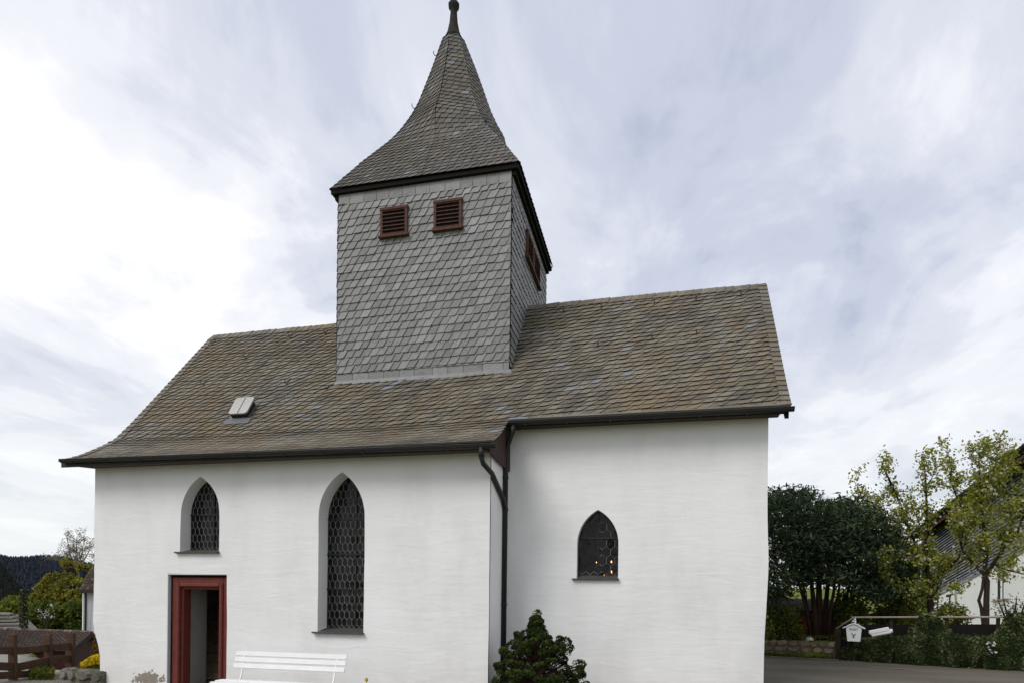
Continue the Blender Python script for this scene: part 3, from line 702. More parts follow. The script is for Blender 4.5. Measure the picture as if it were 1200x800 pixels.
# spire: square at the eaves, turning eight-sided above the kick
CX, CY = (T0+T1)/2, (V0+V1)/2
SP = [(10.50, 2.12), (10.80, 1.94), (11.15, 1.74), (11.50, 1.53), (11.82, 1.33), (12.15, 1.125), (12.45, .97), (12.70, .86), (12.95, .76), (13.3, .645), (14.02, .465), (15.22, .165)]
zsp = [a for a, _ in SP]; hsp = [b for _, b in SP]
def spr(z, kk):
    """point on hip line kk (even = corner, odd = middle of a side)"""
    h = float(np.interp(z, zsp, hsp)); j = kk//2
    if kk % 2 == 0: d = [(-1, -1), (1, -1), (1, 1), (-1, 1)][j]; q = (d[0]*h, d[1]*h)
    else:
        d = [(0, -1), (1, 0), (0, 1), (-1, 0)][j]; r = h*(1+.414*sst(11.75, 12.75, z)); q = (d[0]*r, d[1]*r)
    return np.array([CX+q[0]-.045*sst(14., 15.5, z), CY+q[1], z])
k = MB()
zu = sorted(set(zsp+[11.65, 11.75, 11.95, 12.05, 12.25, 12.35, 12.55]))
P = [(spr(z, i)-[CX, CY, 0])*[1-.035/float(np.interp(z, zsp, hsp)), 1-.035/float(np.interp(z, zsp, hsp)), 1]+[CX, CY, 0] for z in zu for i in range(8)]
k.add(P, [(j*8+i, j*8+(i+1) % 8, (j+1)*8+(i+1) % 8, (j+1)*8+i) for j in range(len(zu)-1) for i in range(8)]+[tuple((len(zu)-1)*8+i for i in range(8))], -1.)
def spire_panel(i, zlo, zhi, i2=None):
    i2 = (i+1) % 8 if i2 is None else i2
    z = zlo; e = .135
    while z < zhi:
        a, b = spr(z, i), spr(z, i2); L = np.linalg.norm(b-a)
        za = min(z+.05, 15.2); up_ = (spr(za, i)+spr(za, i2))/2-(spr(za-.05, i)+spr(za-.05, i2))/2; dz = e*up_[2]/np.linalg.norm(up_)
        nn = np.cross(b-a, up_); nn /= np.linalg.norm(nn)
        n_ = max(1, int(round(L/.17))); off = random.random()*.6
        ztop = min(z+dz*1.3, zhi+.02)
        for q in range(-1, n_+1):
            wv = 1./n_; s0 = (q+off)*wv; c = random.random(); P = []; Q = []
            for sx, tz in ((1.45, 1.), (1.18, .45), (1.0, .08), (.9, -.01), (.3, 0), (-.2, .04), (0., .6), (.25, 1.)):
                S_ = min(max(s0+sx*wv*1.0, 0), 1); Z_ = z+(ztop-z)*tz; Z_ = max(Z_, zlo)
                A, B = spr(Z_, i), spr(Z_, i2); h = .020*(1-tz)+.016*min(1, max(0, sx/1.4))+.004
                p = A+(B-A)*S_; P.append(p+nn*h); Q.append(p+nn*(h-.012))
            if min(1, s0+1.3*wv)-max(0, s0) > .10*wv:
                k.add(P, [tuple(range(8))], c); k.add(P[:6]+Q[:6], [(t, t+1, t+7, t+6) for t in range(5)], -1.)
        z += dz
for i in range(8): spire_panel(i, 10.50, 15.15)
# under the eave: dark soffit plate; black inset box stands for the underside shadow
spire = k.build('spire', M['slate_spire'], ch)
k = MB()
h = 2.09
k.box(CX-h, CX+h, CY-h, CY+h, 10.40, 10.47); k.box(CX-h-.015, CX+h+.015, CY-h-.015, CY-h+.02, 10.41, 10.485); k.box(CX+h-.02, CX+h+.018, CY-h, CY+h, 10.41, 10.485)
k.box(CX-h+.05, CX+h-.05, CY-h+.05, CY+h-.05, 10.31, 10.40); k.build('spire_soffit_shade', M['black'], ch)
k = MB(); k.lathe((CX-.04, CY, 15.06), [(.235, 0), (.22, .12), (.18, .2)], 8); k.build('spire_cap', M['lead'], spire, True)
k = MB(); k.lathe((CX-.04, CY, 15.20), [(.19, 0), (.235, .02), (.19, .09), (.15, .20), (.105, .42), (.085, .66), (.085, .74), (.13, .80), (.14, .88), (.06, .97), (.03, 1.05), (.02, 1.5)], 10); k.build('finial', M['finial'], spire, True)
for z_, i_ in ((14.2, 6), (14.6, 0), (13.1, 0), (12.2, 2), (11.95, 3)):
    p = spr(z_, i_); o = p-np.array([CX, CY, z_]); o /= np.linalg.norm(o); k = MB()
    k.tube([p, p+o*.07, p+o*.10+[0, 0, .04], p+o*.09+[0, 0, .09]], .009, 6); k.build('spire_hook', M['iron'], spire)
# leaded windows -------------------------------------------------------
def inpoly(p, pl):
    c = False; n = len(pl)
    for i in range(n):
        (x1, y1), (x2, y2) = pl[i], pl[(i+1) % n]
        if (y1 > p[1]) != (y2 > p[1]) and p[0] < (x2-x1)*(p[1]-y1)/(y2-y1)+x1: c = not c
    return c
def clip(poly, hole):
    # Sutherland-Hodgman against the convex outline of the opening
    outp = poly
    for i in range(len(hole)):
        a, b = hole[i], hole[(i+1) % len(hole)]; inp = outp; outp = []
        if not inp: return []
        sd_ = lambda p: (b[0]-a[0])*(p[1]-a[1])-(b[1]-a[1])*(p[0]-a[0])
        for j in range(len(inp)):
            P, Q = inp[j-1], inp[j]; dp_, dq = sd_(P), sd_(Q)
            if (dp_ >= 0) != (dq >= 0): t = dp_/(dp_-dq); outp.append((P[0]+(Q[0]-P[0])*t, P[1]+(Q[1]-P[1])*t))
            if dq >= 0: outp.append(Q)
    return outp
def leaded(key, v, cols, bars, mul, hexz=.19, sill_out=.05, swing=None, sparse=False):
    x0, x1, z0, zs, zt_, dep = Wd[key]; hole = arches[key]
    hw = (x1-x0)/cols; pane = MB(); lead = MB(); sz = hexz*.28
    seen = set()
    def P3(p, d=0.): return np.array([p[0], v-d, p[1]])
    row = -1; z = z0-hexz*.5
    while z < zt_+hexz:
        o = (row % 2)*hw/2; x = x0-hw+o
        while x < x1+hw:
            hx = [(x, z-hexz/2-0), (x+hw/2, z-hexz/2+sz), (x+hw/2, z+hexz/2-sz), (x, z+hexz/2), (x-hw/2, z+hexz/2-sz), (x-hw/2, z-hexz/2+sz)]
            c = clip(hx, hole)
            if len(c) >= 3:
                tx, tz = random.gauss(0, .05), random.gauss(0, .04); cx = sum(p[0] for p in c)/len(c); cz = sum(p[1] for p in c)/len(c)
                pane.add([P3(p, (p[0]-cx)*tx+(p[1]-cz)*tz) for p in c], [tuple(range(len(c)))], random.random())
                for i in range(len(c)):
                    a, b = c[i-1], c[i]; key_ = tuple(sorted(((round(a[0], 3), round(a[1], 3)), (round(b[0], 3), round(b[1], 3)))))
                    if key_ in seen or math.hypot(a[0]-b[0], a[1]-b[1]) < .01: continue
                    seen.add(key_)
                    if sparse and cx < (x0+x1)/2+.02 and cz > z0+.12: continue
                    lead.tube([P3(a, .006), P3(b, .006)], .0058, 4, cap=False)
            x += hw
        z += hexz-sz; row += 1
    wn = pane.build('window', M['glass'], ch)
    lead.build('lead_cames', M['came'], wn)
    k = MB(); n = len(hole)
    k.tube([P3(p, .0) for p in hole]+[P3(hole[0])], .016, 6)
    for zb in bars: k.box(x0, x1, v-.034, v-.012, zb-.015, zb+.015)
    if mul: k.box(mul-.009, mul+.009, v-.026, v-.008, z0, zt_-.03)
    k.build('window_bars', M['iron'], wn)
    wallv = VN if key != 'w3' else VC
    k = MB(); e_ = .006
    k.hexa([(x0+e_, v+.01, z0+.01), (x1-e_, v+.01, z0+.01), (x1-e_, wallv+.001, z0+.003), (x0+e_, wallv+.001, z0+.003), (x0+e_, v+.01, z0+.085), (x1-e_, v+.01, z0+.085), (x1-e_, wallv+.001, z0+.025), (x0+e_, wallv+.001, z0+.025)])
    k.box(x0-.08, x1+.02, wallv-sill_out-.03, wallv-.0005, z0-.012, z0+.018, b=.004)
    k.build('sill', M['sill'], wn)
    return wn
leaded('w1', VN+.30, 9, [3.22], (-8.68), .19)
leaded('w2', VN+.36, 9, [1.75, 2.42, 3.10], (-5.60), .20)
leaded('w3', VC+.17, 5, [2.78], (-1.08), .22, .045, None, True)
# door -----------------------------------------------------------------
k = MB(); V = 10.765
def ringf(x0, x1, zt_, w_, v0, v1, b=.006):
    k.box(x0, x0+w_, v0, v1, -.5, zt_, b=b); k.box(x1-w_, x1, v0, v1, -.5, zt_, b=b); k.box(x0+w_+.002, x1-w_-.002, v0, v1, zt_-w_, zt_, b=b)
ringf(-9.455, -8.170, 1.955, .115, V, V+.15); ringf(-9.342, -8.283, 1.842, .075, V-.045, V+.13, .018)
ringf(-9.269, -8.356, 1.769, .05, V+.03, V+.24)
df = k.build('door_frame', M['doorred'], ch)
k = MB(); k.box(-9.507, -9.490, VN-.012, V, -.5, 2.004); k.box(-9.507, -8.158, VN-.012, V-.02, 2.006, 2.024); k.build('door_trim', M['greytrim'], df)
k = MB(); k.box(-9.50, -9.456, V+.02, V+.04, -.5, 2.0); k.box(-9.50, -8.16, V+.02, V+.04, 1.956, 2.0); k.build('gap_shade', M['black'], df)  # black boards added to make the gap round the frame read as shadow
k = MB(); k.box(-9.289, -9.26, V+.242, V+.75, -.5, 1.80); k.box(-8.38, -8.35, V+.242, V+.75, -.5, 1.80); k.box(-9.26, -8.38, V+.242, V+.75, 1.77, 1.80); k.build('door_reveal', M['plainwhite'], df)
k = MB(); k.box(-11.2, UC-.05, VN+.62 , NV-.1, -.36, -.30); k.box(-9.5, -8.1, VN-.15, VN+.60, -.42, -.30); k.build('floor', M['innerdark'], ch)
k = MB()
for i in range(13):
    z = -.30+.185*i; y = 12.0+.26*i; k.box(-11.2, -8.9, y-.02, y+.27, z+.150, z+.185); k.box(-11.2, -8.9, y+.01, y+.03, z, z+.149)
k.build('staircase', M['stairwood'], ch)
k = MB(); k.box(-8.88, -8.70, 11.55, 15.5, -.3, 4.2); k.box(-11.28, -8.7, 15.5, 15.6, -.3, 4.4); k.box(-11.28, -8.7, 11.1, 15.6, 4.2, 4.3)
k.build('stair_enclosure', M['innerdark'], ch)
# lit candelabrum standing inside behind the choir window
cb = WV(712, 690, 13.0); cn = thing('candelabrum', 'small lit candelabrum glowing inside behind the little choir window', 'candelabrum', (cb[0], cb[1], -.3))
k = MB(); k.lathe((cb[0], cb[1], -.3), [(.16, 0), (.14, .03), (.03, .08), (.02, 1.3), (.04, 1.35), (.02, 1.4), (.02, 2.0)], 12)
tips = [WV(716.5, 658, 13.0), WV(716.7, 670, 12.95), WV(699, 658.5, 13.02), WV(701.5, 673, 12.98), WV(708, 673.5, 12.98), WV(721, 674.5, 13.)]
for t in tips: k.tube([(cb[0], cb[1], 1.3), ((cb[0]+t[0])/2, (cb[1]+t[1])/2, 1.45), (t[0], t[1], t[2]-.13)], .008, 6)
k.build('stand', M['iron'], cn)
for t, s_ in zip(tips, (.95, .9, .6, .45, .4, .5)):
    k = MB(); k.tube([(t[0], t[1], t[2]-.14), (t[0], t[1], t[2]-.02)], .012, 8); cnd = k.build('candle', M['white'], cn)
    k = MB(); k.lathe((t[0], t[1], t[2]-.02*s_), [(.004, 0), (.013*s_, .015*s_), (.011*s_, .03*s_), (.002, .055*s_)], 8); k.build('flame', M['flame'], cnd)
# ------------------------------------------------------------------ bench
GZ = -.255
bn = thing('bench', 'white painted wooden bench standing against the nave wall beside the open doorway', 'bench', (-6.2, 9.4, GZ))
for i, (zc, vc) in enumerate(((.605, 9.62), (.505, 9.585), (.40, 9.55))):
    k = MB(); k.bar((-7.13, vc, zc), (-5.02, vc, zc-.0), .024, .082, c=.5, bev=.006, up=(0, .25, 1)); k.build('back_slat', M['benchwhite'], bn)
for i, (vc, zc) in enumerate(((9.10, .16), (9.20, .175), (9.30, .175), (9.40, .165))):
    k = MB(); k.bar((-7.20 if i else -7.22, vc, zc), (-5.0, vc, zc), .085, .03, bev=.008); k.build('seat_slat', M['benchwhite'], bn)
for x in (-6.95, -5.2):
    k = MB(); k.tube([(x, 9.12, GZ), (x, 9.10, .05), (x, 9.14, .13), (x, 9.42, .13), (x, 9.50, .20), (x, 9.64, .64)], .016, 8)
    k.tube([(x, 9.56, GZ), (x, 9.44, .12)], .016, 8); k.bar((x, 9.08, .135), (x, 9.46, .135), .04, .012); k.build('leg_frame', M['benchwhite'], bn, True)
# ------------------------------------------------------------------ plants
def leaves(k, C, sizes, nrm=None, aspect=1.6, c=None, spread=1.):
    """diamond leaves at points C"""
    n = len(C); d = RNG.normal(size=(n, 3)); 
    if nrm is not None: d = d*spread+nrm
    d /= np.linalg.norm(d, axis=1)[:, None]
    t = RNG.normal(size=(n, 3)); t -= d*(t*d).sum(1)[:, None]; t /= np.linalg.norm(t, axis=1)[:, None]; b = np.cross(d, t)
    sizes = np.broadcast_to(sizes, (n,))[:, None]; cs = RNG.random(n) if c is None else c
    A = C-t*sizes*.5*aspect; B = C+b*sizes*.5; D_ = C+t*sizes*.5*aspect; E_ = C-b*sizes*.5
    V = np.stack([A, B+d*sizes*.12, D_, E_+d*sizes*.12], 1).reshape(-1, 3); base = k.n
    k.v.extend(map(tuple, V.tolist())); k.n += 4*n
    k.f.extend([(base+4*i, base+4*i+1, base+4*i+2, base+4*i+3) for i in range(n)]); k.c.extend(np.clip(cs, 0, 1).tolist()); k.m.extend([0]*n)
def grow(k, p, d, L, r, dep, tips, curl=.25, upw=.12, nb=(2, 3), shrink=.72):
    pts = [p]; q = np.array(p, float); dd = np.array(d, float); seg = 4
    for i in range(seg):
        dd = dd+RNG.normal(size=3)*curl*.5+np.array([0, 0, upw]); dd /= np.linalg.norm(dd); q = q+dd*L/seg; pts.append(q)
        if dep <= 1: tips.append((q, dd, dep))
    k.tube(pts, [r*(1-.42*i/seg) for i in range(seg+1)], 6 if dep > 1 else 4, cap=False)
    if dep == 0: return
    for i in range(random.randint(*nb)):
        j = random.randint(2, seg); nd = dd+RNG.normal(size=3)*.62; nd /= np.linalg.norm(nd)
        grow(k, pts[j], nd, L*shrink*random.uniform(.8, 1.1), r*.5, dep-1, tips, curl, upw, nb, shrink)
def zground(x, y): return hgt(x, y)
# yew ---------------------------------------------------------------
yb = G(962, 19.2); yb[2] = hgt(yb[0], yb[1])
yt = thing('yew_tree', 'broad dark green yew with several reddish stems behind the low stone wall', 'tree', yb)
k = MB(); tips = []
for px, py, r0, dx in ((938, 640, .07, -.22), (951, 610, .10, -.16), (962, 600, .13, -.04), (972, 612, .10, .10), (990, 645, .07, .22), (1012, 640, .06, .26), (925, 600, .06, -.28), (983, 620, .07, .16)):
    e = W(px, py, 19.2+random.uniform(-1.2, 1.2)); s0 = yb+np.array([dx, random.uniform(-.15, .15), -.1])
    mid = s0*.6+e*.4+np.array([dx*.4, 0, .25]); k.tube([s0, s0*.8+e*.2+np.array([0, 0, .15]), mid, e], [r0, r0*.8, r0*.6, r0*.25], 8)
    for t in (.45, .65, .85):
        b = s0*(1-t)+e*t; grow(k, b, np.array([random.uniform(-1, 1), random.uniform(-1, 1), .25]), 1.0, r0*.3, 1, tips)
k.build('trunk', M['yewbark'], yt, True)
k = MB(); blobs = []
outl = [(898, 575, 900), (925, 573, 0), (942, 572, 0), (905, 640, 0)]
for i in range(2100):
    px = random.uniform(872, 1058); 
    toplim = np.interp(px, [872, 898, 930, 950, 958, 985, 1000, 1020, 1040, 1052, 1058], [590, 580, 577, 582, 596, 590, 593, 600, 615, 640, 660])
    botlim = np.interp(px, [872, 900, 930, 960, 990, 1020, 1045, 1058], [735, 716, 690, 680, 686, 704, 702, 675])
    py = random.uniform(toplim, botlim)
    half = 2.2*math.sqrt(max(.05, 1-((px-963)/100)**2))
    D = 19.2+random.uniform(-1, 1)*half
    # hollow below: stems stay visible
    if py > 655 and abs(px-962) < 60 and D < 19.4 and random.random() < .28: continue
    if px < 915 and 640 < py < 668 and random.random() < .6: continue
    blobs.append((px, py, D))
for px, py, D in blobs:
    c = W(px, py, D); n = 22; out_ = c-(yb+np.array([0, 0, 2.4])); out_[2] *= .4; out_ /= np.linalg.norm(out_)+1e-6
    rel = RNG.normal(size=(n, 3))*np.array([.20, .20, .075]); tone = random.random()*.75
    dirn = out_+np.array([0, 0, .25]); C = c+rel+np.outer(RNG.random(n)*.25, dirn)
    leaves(k, C, RNG.uniform(.035, .065, n), np.array([0, 0, 1.1]), 3.4, np.clip(tone+RNG.normal(size=n)*.16, 0, 1), .8)
# projecting sprays along the outline
for px, py in ((938, 570), (944, 571), (950, 575), (928, 574), (912, 577), (984, 588), (977, 592), (1000, 590), (1012, 598), (952, 579), (903, 574), (1040, 612), (1050, 632)):
    for q in range(5):
        c = W(px+random.uniform(-4, 4), py+8*q*.5, 19.2+random.uniform(-.5, .5)); n = 16
        leaves(k, c+RNG.normal(size=(n, 3))*np.array([.10, .10, .06]), RNG.uniform(.03, .055, n), None, 3.2, RNG.random(n)*.6)
k.build('crown', M['yew'], yt)
# blossom trees -------------------------------------------------------
def limbtree(name, label, base, D, limbs, mat, nleaf, lsize, bark='bark', group=None, cat='tree', sub=.5, jitter=.10, twl=.72, blossom=.16, dep=1):
    o = thing(name, label, cat, base, group); k = MB(); tips = []
    for L in limbs:
        pts = [np.array(base, float)] if L[0] is None else []
        pts += [W(px, py, D+dz) for px, py, dz in L[1]]; r0, r1 = L[2]
        m = len(pts); k.tube(pts, [r0+(r1-r0)*i/(m-1) for i in range(m)], 8, cap=False)
        for i in range(m-1):
            seglen = np.linalg.norm(pts[i+1]-pts[i])
            if L[3]:
                for q in range(max(1, int(seglen/.27))):
                    t = random.random(); b = pts[i]*(1-t)+pts[i+1]*t; ax = (pts[i+1]-pts[i])/seglen
                    nd = ax*.7+RNG.normal(size=3)*.6+np.array([0, 0, .25]); nd /= np.linalg.norm(nd)
                    grow(k, b, nd, twl*random.uniform(.5, 1.1), .014, dep, tips, .3, .10, (1, 2), .7)
                    tips.append((b, ax, 0))
        tips.append((pts[-1], np.array([0, 0, 1.]), 0))
    k.build('trunk', M[bark], o, True)
    k = MB(); T = [t[0] for t in tips]
    for c in T:
        n = max(1, int(nleaf/len(T)*random.uniform(.4, 1.6))); cs = RNG.random(n)*.8
        isb = RNG.random(n) < blossom*(2 if random.random() < .3 else .4); cs[isb] = RNG.uniform(.84, 1, isb.sum())
        leaves(k, c+RNG.normal(size=(n, 3))*jitter, RNG.uniform(lsize*.7, lsize*1.3, n), np.array([0, 0, .5]), 1.5, cs)
    k.build('crown', M[mat], o); return o
b1 = G(1092, 18.2); b1[2] = hgt(*b1[:2])
limbtree('blossom_tree', 'spring tree with pale blossom beside the yew, its branches reaching left of the white house', b1, 18.2, [
    (None, [(1090, 690, 0), (1088, 672, 0)], (.10, .075), False),
    (1, [(1088, 672, 0), (1078, 650, .2), (1066, 620, .3), (1055, 590, .3), (1042, 560, .2), (1033, 545, 0)], (.055, .012), True),
    (1, [(1088, 672, 0), (1085, 640, -.3), (1086, 600, -.4), (1085, 565, -.4), (1083, 543, -.4)], (.055, .012), True),
    (1, [(1088, 690, 0), (1103, 672, .2), (1122, 655, .2), (1132, 635, .1), (1128, 600, 0), (1113, 560, 0), (1117, 542, .1)], (.055, .012), True),
    (1, [(1090, 695, 0), (1070, 700, -.3), (1052, 690, -.4), (1035, 672, -.5), (1048, 650, -.4)], (.04, .010), True),
    (1, [(1078, 650, .2), (1060, 640, .2), (1040, 600, .2), (1020, 588, .2), (1000, 580, .3)], (.030, .008), True),
    (1, [(1092, 700, 0), (1105, 680, -.2), (1120, 690, -.3)], (.03, .01), True)], 'cherry', 8800, .060, cat='tree', jitter=.095)
b2 = G(1156, 17.2); b2[2] = hgt(*b2[:2])
limbtree('blossom_tree', 'spring tree with forked dark trunk standing in front of the white house wall', b2, 17.2, [
    (None, [(1156, 700, 0), (1157, 680, 0), (1153, 672, 0)], (.085, .055), False),
    (None, [(1150, 712, 0), (1147, 703, 0), (1151, 690, 0), (1153, 672, 0)], (.05, .035), False),
    (1, [(1153, 672, 0), (1141, 660, .1), (1128, 645, .2), (1122, 620, .2), (1112, 590, .2)], (.05, .012), True),
    (1, [(1154, 670, 0), (1156, 640, 0), (1150, 600, 0), (1148, 565, -.1), (1147, 530, 0)], (.06, .012), True),
    (1, [(1155, 675, 0), (1164, 660, .1), (1178, 640, .1), (1186, 610, .1), (1180, 575, 0), (1168, 560, 0)], (.055, .012), True),
    (1, [(1178, 640, .1), (1192, 625, -.2), (1205, 590, -.3), (1203, 560, -.3)], (.035, .012), True),
    (1, [(1164, 660, .1), (1182, 668, -.3), (1200, 672, -.4), (1215, 660, -.4)], (.03, .01), True),
    (1, [(1150, 600, 0), (1160, 570, 0), (1163, 545, 0)], (.03, .01), True)], 'cherry', 8800, .058, cat='tree', jitter=.10)
def bush(name, label, px, py0, py1, wpx, D, mat, n, ls, cat='shrub', core=True, dz=None, group=None):
    c0 = G(px, D); zb = float(W(px, py1, D)[2]); zt2 = float(W(px, py0, D)[2]); R = wpx/F*D/2; hgt_ = (zt2-zb)
    o = thing(name, label, cat, (c0[0], c0[1], zb), group); k = MB()
    lum = [np.array([c0[0], c0[1], zb])+np.array([random.uniform(-1, 1)*R*.75, random.uniform(-1, 1)*R*.6, hgt_*random.uniform(.2, .78)]) for _ in range(16)]
    per = n//16
    for c in lum:
        d = RNG.normal(size=(per, 3)); d /= np.linalg.norm(d, axis=1)[:, None]
        rr = np.array([R*.42, R*.42, hgt_*.26])*random.uniform(.7, 1.2); C = c+d*rr*RNG.uniform(.55, 1.08, per)[:, None]
        leaves(k, C, RNG.uniform(ls*.6, ls*1.3, per), d*.8+np.array([0, 0, .4]), 1.5, np.clip(random.random()*.5+RNG.random(per)*.5, 0, 1))
    k.build('foliage', M[mat], o)
    k = MB()
    for i in range(7): a = i*.9; k.tube([(c0[0], c0[1], zb-.15), (c0[0]+math.cos(a)*R*.4, c0[1]+math.sin(a)*R*.4, zb+hgt_*.5), (c0[0]+math.cos(a)*R*.6, c0[1]+math.sin(a)*R*.6, zb+hgt_*.8)], [.03, .02, .008], 5)
    k.build('stems', M['bark'], o); return o
bush('garden_shrub', 'loose green shrub behind the low stone wall, left of the yew stems', 915, 705, 750, 46, 18.9, 'greenbush', 2600, .06)
bush('garden_shrub', 'dark green shrub right of the yew stems behind the handrail end', 1000, 690, 742, 40, 18.9, 'greenbush', 2400, .06)
bush('garden_shrub', 'yellow-green shrub in the garden behind the tilted newspaper tube', 1040, 690, 745, 50, 19.5, 'lime', 2400, .07)
bush('garden_shrub', 'bright yellow-green shrub under the blossom branches below the house window', 1116, 702, 740, 44, 16.8, 'lime', 900, .06)
bush('garden_shrub', 'yellow-green bushes glimpsed between the yew and the first blossom tree', 1062, 655, 740, 60, 21.5, 'lime', 3000, .08)
bush('garden_shrub', 'thin budding shrub in front of the white house at the right edge', 1187, 690, 738, 50, 16.0, 'bare', 380, .045)
# conifer shrub by the church ----------------------------------------
sb = np.array(G(629, 10.75)); sb[2] = -.12
sh = thing('dwarf_cypress', 'dense dwarf cypress with shell-like tufts growing in the church corner under the downpipe', 'shrub', sb)
k = MB(); st_ = MB(); prof_ = [(0, .82), (.25, .84), (.45, .78), (.65, .68), (.8, .56), (.92, .40), (1.02, .22), (1.15, .12), (1.3, .07), (1.5, .03)]
rr_ = lambda z: .90*float(np.interp(z, [p[0] for p in prof_], [p[1] for p in prof_]))
cent = []
for i in range(400):
    z = 1.35*random.random()**1.35 ; a = random.uniform(0, 2*math.pi); lump = 1+.20*math.sin(3*a+z*5)+.10*math.sin(5*a-3*z)
    cent.append((z, a, rr_(z)*random.uniform(.55, 1.0)*lump))
for zz_ in (1.20, 1.29, 1.37, 1.43): cent.append((zz_, random.random()*6, .04))
for z, a, r in ((.88, 2.9, .26), (.98, 3.0, .30), (1.07, 3.1, .33), (.82, .2, .44), (.90, .35, .42), (1.0, .1, .40), (.94, .0, .50), (.84, .0, .56), (.72, 2.9, .50), (.76, 3.2, .54), (.50, 3.1, .66), (.46, .1, .74), (.55, .0, .76), (.38, -.1, .76)): 
    for q in range(2): cent.append((z+random.uniform(-.03, .03), a+random.uniform(-.1, .1), r))
for z, a, r in cent:
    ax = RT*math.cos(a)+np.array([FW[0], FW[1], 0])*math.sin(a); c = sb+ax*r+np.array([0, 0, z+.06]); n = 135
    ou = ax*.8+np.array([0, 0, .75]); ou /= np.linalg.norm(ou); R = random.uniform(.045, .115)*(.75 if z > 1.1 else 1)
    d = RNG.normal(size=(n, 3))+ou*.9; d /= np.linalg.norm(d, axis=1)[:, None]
    up_ = (d@np.array([0, 0, 1.])); tone = np.clip(.30+.28*up_+RNG.normal(size=n)*.14+random.uniform(-.22, .22), 0, 1)  # upward leaves take lighter greens: tuft highlights are put into the colour
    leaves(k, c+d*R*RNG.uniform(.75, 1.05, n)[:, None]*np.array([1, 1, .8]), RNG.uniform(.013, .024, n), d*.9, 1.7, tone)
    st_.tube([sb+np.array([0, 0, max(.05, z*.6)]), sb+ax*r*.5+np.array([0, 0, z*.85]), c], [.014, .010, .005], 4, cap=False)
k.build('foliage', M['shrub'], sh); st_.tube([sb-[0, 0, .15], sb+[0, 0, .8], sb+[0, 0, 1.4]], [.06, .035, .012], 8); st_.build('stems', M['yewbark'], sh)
# ------------------------------------------------------------------ right-hand roadside
def line_pt(px, off=0.):      # a point on the roadside wall line seen at photo column px
    l_per = (px-600)/F
    D = (17.3+off+.65*9.)/(1+.65*l_per)
    if D*l_per > 13: D = (14.7+off+.12*13)/(1+.12*l_per)
    return G(px, D), D
pA, dA = line_pt(860, .35); pB, dB = line_pt(981, .35)
def stonewall(name, label, a, b, z0, z1, th, mat, sz=.24, rows=3):
    o = thing(name, label, 'wall', ((a[0]+b[0])/2, (a[1]+b[1])/2, z0)); k = MB(); d = (b-a); d[2] = 0; L = np.linalg.norm(d); d /= L; nrm_ = np.array([d[1], -d[0], 0]); U = np.array([0, 0, 1.])
    h = (z1-z0)/rows
    k.obox((a+b)/2*[1, 1, 0]+U*(z0+z1)/2-nrm_*-.0, d, nrm_, U, L/2-.02, th/2-.06, (z1-z0)/2-.03, c=.1)
    for r in range(rows):
        s = -random.random()*sz*.5
        while s < L:
            w_ = sz*random.uniform(.6, 1.5); hh = h*random.uniform(.85, 1.12); s1 = min(s+w_, L); s0 = max(s, 0)
            if s1-s0 > .06:
                ctr = a*[1, 1, 0]+d*(s0+s1)/2+U*(z0+h*(r+.5)+random.uniform(-.01, .01))+nrm_*random.uniform(-.02, .02)
                hx, hy, hz = (s1-s0)/2-.008, th/2+random.uniform(-.02, .02), hh/2-.004; ring = []
                # irregular rounded stone: 3 rings of 6
                pts = []
                for yy, sc in ((-1, .78), (-.55, 1.), (.55, 1.), (1, .78)):
                    for q in range(8):
                        an = 2*math.pi*q/8+.39; cx, cz = math.cos(an), math.sin(an); m_ = max(abs(cx), abs(cz)); f_ = (.75/m_+.25)*sc*(1+random.uniform(-.09, .09))
                        pts.append(ctr+d*hx*cx*f_+U*hz*cz*f_+nrm_*hy*yy)
                k.add(pts, [(j*8+i, j*8+(i+1) % 8, (j+1)*8+(i+1) % 8, (j+1)*8+i) for j in range(3) for i in range(8)]+[tuple(range(7, -1, -1)), tuple(24+i for i in range(8))], random.random())
            s += w_
    k.build('masonry', mat, o); return o
def stonemat(name, a, b):
    m, N = newmat(name); p = obj_co(N); c = N.ramp(rnd(N), [(0, a), (1, b)]); n = N.noise(p, 9., 6, .65)
    c = N.mix(N.ramp(n, [(.4, 0.), (.62, .75)]), c, (.10, .095, .05)); c = N.mix(N.ramp(N.noise(p, 22., 5, .7), [(.55, 0.), (.65, .6)]), c, (.36, .33, .27))
    out(N, princ(N, c, .95, N.bump(n, .03), 0., .2)); return m
M['rubble'] = stonemat('brown rubble stones', (.135, .095, .065), (.29, .225, .165)); M['grubble'] = stonemat('grey rubble stones', (.085, .078, .065), (.22, .205, .18))
stonewall('stone_wall', 'low brown rubble stone wall along the road in front of the yew tree', pA, pB, -.02, .48, .34, M['rubble'], .26, 3)
# moss and grass foot of the wall
k = MB(); n = 2600; t = RNG.random(n); C = pA[None]*(1-t)[:, None]+pB[None]*t[:, None]; nn_ = np.array([(pB-pA)[1], -(pB-pA)[0], 0]); nn_ /= np.linalg.norm(nn_)
C = C+nn_*(.17+np.abs(RNG.normal(size=n))[:, None]*.10); C[:, 2] = .03+RNG.random(n)*.07; leaves(k, C, .045, np.array([0, 0, .3]), 2., RNG.random(n)*.7)
tag(k.build('weeds', M['lime']), 'low weeds and moss along the foot of the brown rubble wall', 'weeds', None, 'stuff')
# garden lawn tufts behind the wall
k = MB(); n = 9000; px = RNG.uniform(885, 1000, n); D = RNG.uniform(18.6, 23, n); C = np.array([G(a, b) for a, b in zip(px, D)]); C[:, 2] = [hgt(c[0], c[1])+.05 for c in C]+RNG.random(n)*.06
leaves(k, C, RNG.uniform(.03, .06, n), None, 2.6, RNG.random(n)); tag(k.build('lawn', M['lime']), 'bright green lawn tufts behind the low stone wall', 'grass', None, 'stuff')
